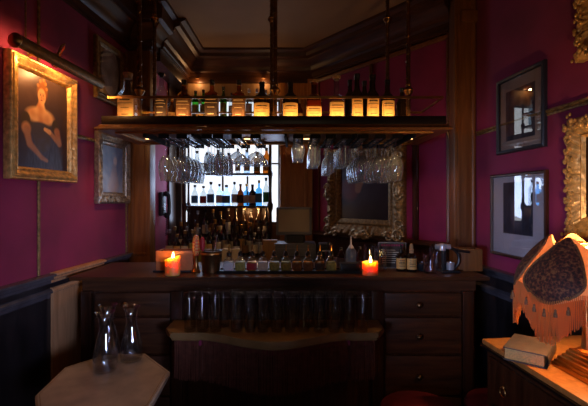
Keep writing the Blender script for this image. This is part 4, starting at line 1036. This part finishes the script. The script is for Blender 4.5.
# table lamp
LX, LY = 1.028, 1.385
t = thing('fringed_table_lamp', 'lit brass column lamp with scalloped brocade shade and amber fringe', 'lamp', (LX, LY, zt+.0005))
b = B()
for s_, z0, z1 in ((.083, 0, .016), (.077, .016, .026), (.070, .026, .040), (.060, .040, .050), (.052, .050, .064), (.045, .064, .074)): b.box(-s_, s_, -s_, s_, z0, z1, .003, rz=math.radians(5.6))
obj('stepped_base', b, M['brass'], t)
b = B(); seg = 48; rings = []
for z, r in ((.078, .031), (.085, .027), (.30, .024), (.305, .030), (.32, .034), (.335, .030)):
    rings.append([b.bm.verts.new(((r*(1-.09*(math.cos(12*2*PI*i/seg) > 0 and .08 < z < .302)))*math.cos(2*PI*i/seg), (r*(1-.09*(math.cos(12*2*PI*i/seg) > 0 and .08 < z < .302)))*math.sin(2*PI*i/seg), z)) for i in range(seg)])
for P_, Q in zip(rings, rings[1:]):
    for i in range(seg): b.bm.faces.new((P_[i], P_[(i+1) % seg], Q[(i+1) % seg], Q[i]))
b.bm.faces.new(rings[0][::-1]); b.bm.faces.new(rings[-1])
b.lathe([(.040, .074), (.041, .078), (.034, .084)], seg=24)
obj('fluted_column', b, M['brass'], t)
obj('bulb_holder', B().lathe([(.016, .335), (.018, .36), (.014, .365)], seg=14), M['brass'], t)
obj('bulb', B().lathe([(.012, .365), (.018, .39), (.022, .415), (.016, .435), (0, .444)], seg=16), emis('bulb_glow', (1, .62, .28), 25), t)
# shade geometry
th0 = math.radians(-157)      # centre of the panel facing left-front
Z0, Z1 = .262, .475                           # panel bottom / top above the chest
def R_(tt): # 0 top .. 1 bottom
    return .115+.112*math.sin(min(1, tt)*PI/2)**.9
def lobe(a): return .5+.5*math.cos(6*(a-th0))
def shp(a, tt, off=0):
    l = lobe(a)
    top = Z1-.035*(1-l); bot = Z0+.035*(1-l)-0.0
    z = top+(bot-top)*tt
    r = R_(tt)*(1+.04*(l-.5)*math.sin(PI*tt))+off
    return Vector((r*math.cos(a), r*math.sin(a), z))
b = B(); na, nt_ = 120, 14
for side in (0, -.002):
    g = [[b.bm.verts.new(shp(2*PI*i/na, j/nt_, side)) for i in range(na)] for j in range(nt_+1)]
    for j in range(nt_):
        for i in range(na): b.bm.faces.new((g[j][i], g[j][(i+1) % na], g[j+1][(i+1) % na], g[j+1][i]))
obj('shade_lining', b, translucent('cream_silk_lining', (.86, .52, .20), .35), t)
# brocade
mb = bpy.data.materials.new('dark_floral_brocade'); nt2, bb = NT(mb)
tc = nt2.nodes.new('ShaderNodeTexCoord'); wv = nt2.nodes.new('ShaderNodeTexVoronoi'); wv.inputs['Scale'].default_value = 110; wv.feature = 'SMOOTH_F1'
ns = nt2.nodes.new('ShaderNodeTexNoise'); ns.inputs['Scale'].default_value = 60; ns.inputs['Distortion'].default_value = 3
mx = nt2.nodes.new('ShaderNodeMath'); mx.operation = 'MULTIPLY'
rp = nt2.nodes.new('ShaderNodeValToRGB'); e = rp.color_ramp.elements
e[0].position = .08; e[0].color = (.018, .008, .004, 1); e[1].position = .36; e[1].color = (.24, .085, .025, 1)
q = rp.color_ramp.elements.new(.2); q.color = (.075, .012, .006, 1)
nt2.links.new(tc.outputs['Object'], wv.inputs['Vector']); nt2.links.new(tc.outputs['Object'], ns.inputs['Vector'])
nt2.links.new(wv.outputs['Distance'], mx.inputs[0]); nt2.links.new(ns.outputs['Fac'], mx.inputs[1]); nt2.links.new(mx.outputs[0], rp.inputs['Fac']); nt2.links.new(rp.outputs['Color'], bb.inputs['Base Color'])
bb.inputs['Roughness'].default_value = .7
m_fr = translucent('amber_silk_fringe', (.66, .25, .05), .55); m_braid = mat('brown_gold_braid', (.20, .09, .03), .6, var=.4, scale=120, bump=.3)
fr = random.Random(8)
for k in range(6):
    ac = th0+k*PI/3
    b = B(); nu, nv = 18, 16; g = []
    def pt(u, v, off):
        ww = math.radians(27.5)*(1-abs(2*v-1)**3.2)**.45 if 0 < v < 1 else 0
        ww *= .80+.28*v
        return shp(ac+u*ww, .0+v*1.0, off)
    for off in (.004, .0065):
        g = [[b.bm.verts.new(pt(-1+2*i/nu, .004+.992*j/nv, off+.006*(1-(2*i/nu-1)**2)*math.sin(PI*j/nv))) for i in range(nu+1)] for j in range(nv+1)]
        for j in range(nv):
            for i in range(nu): b.bm.faces.new((g[j][i], g[j][i+1], g[j+1][i+1], g[j+1][i]))
    pnl = obj('brocade_panel', b, mb, t)
    ol = [pt(-1, v/20, .007) for v in range(1, 20)]+[pt(1, v/20, .007) for v in range(19, 0, -1)]
    obj('braid_edge', B().tube(ol, .0038, 6, closed=True), m_braid, pnl)
    b = B()
    for i in range(46):
        a = ac+math.radians(-29.5+59*i/45)
        for off in (.004, -.004):
            p = shp(a, .90 if off > 0 else .99, off+.002); L = .078+.050*lobe(a)+fr.uniform(-.006, .006)
            q_ = Vector((math.cos(a), math.sin(a), 0)); p2 = Vector((p.x, p.y, shp(a, 1).z-L))
            b.tube([p, p.lerp(p2, .5)+q_*fr.uniform(0, .003), p2+q_*fr.uniform(-.003, .003)], [.0018, .0023, .0015], 4)
    obj('fringe', b, m_fr, t, kind='stuff')
    for i in range(5):
        a = ac+math.radians(-17+8.5*i); p = shp(a, 1, .013)
        obj('tassel', B().lathe([(0, .006), (.004, .002), (.003, -.003), (.0055, -.010), (.006, -.020), (.0045, -.021)], (p.x, p.y, p.z-.018), 8), m_braid, pnl)
obj('shade_carrier', B().tube([(-.125, 0, .45), (0, 0, .45), (.125, 0, .45)], .003, 6).tube([(0, -.125, .45), (0, .125, .45)], .003, 6).tube([(0, 0, .44), (0, 0, .455)], .004, 6), M['brass'], t)
light('table_lamp_bulb', 'POINT', (LX, LY, zt+.432), 22.0, (1, .60, .27), size=.03)
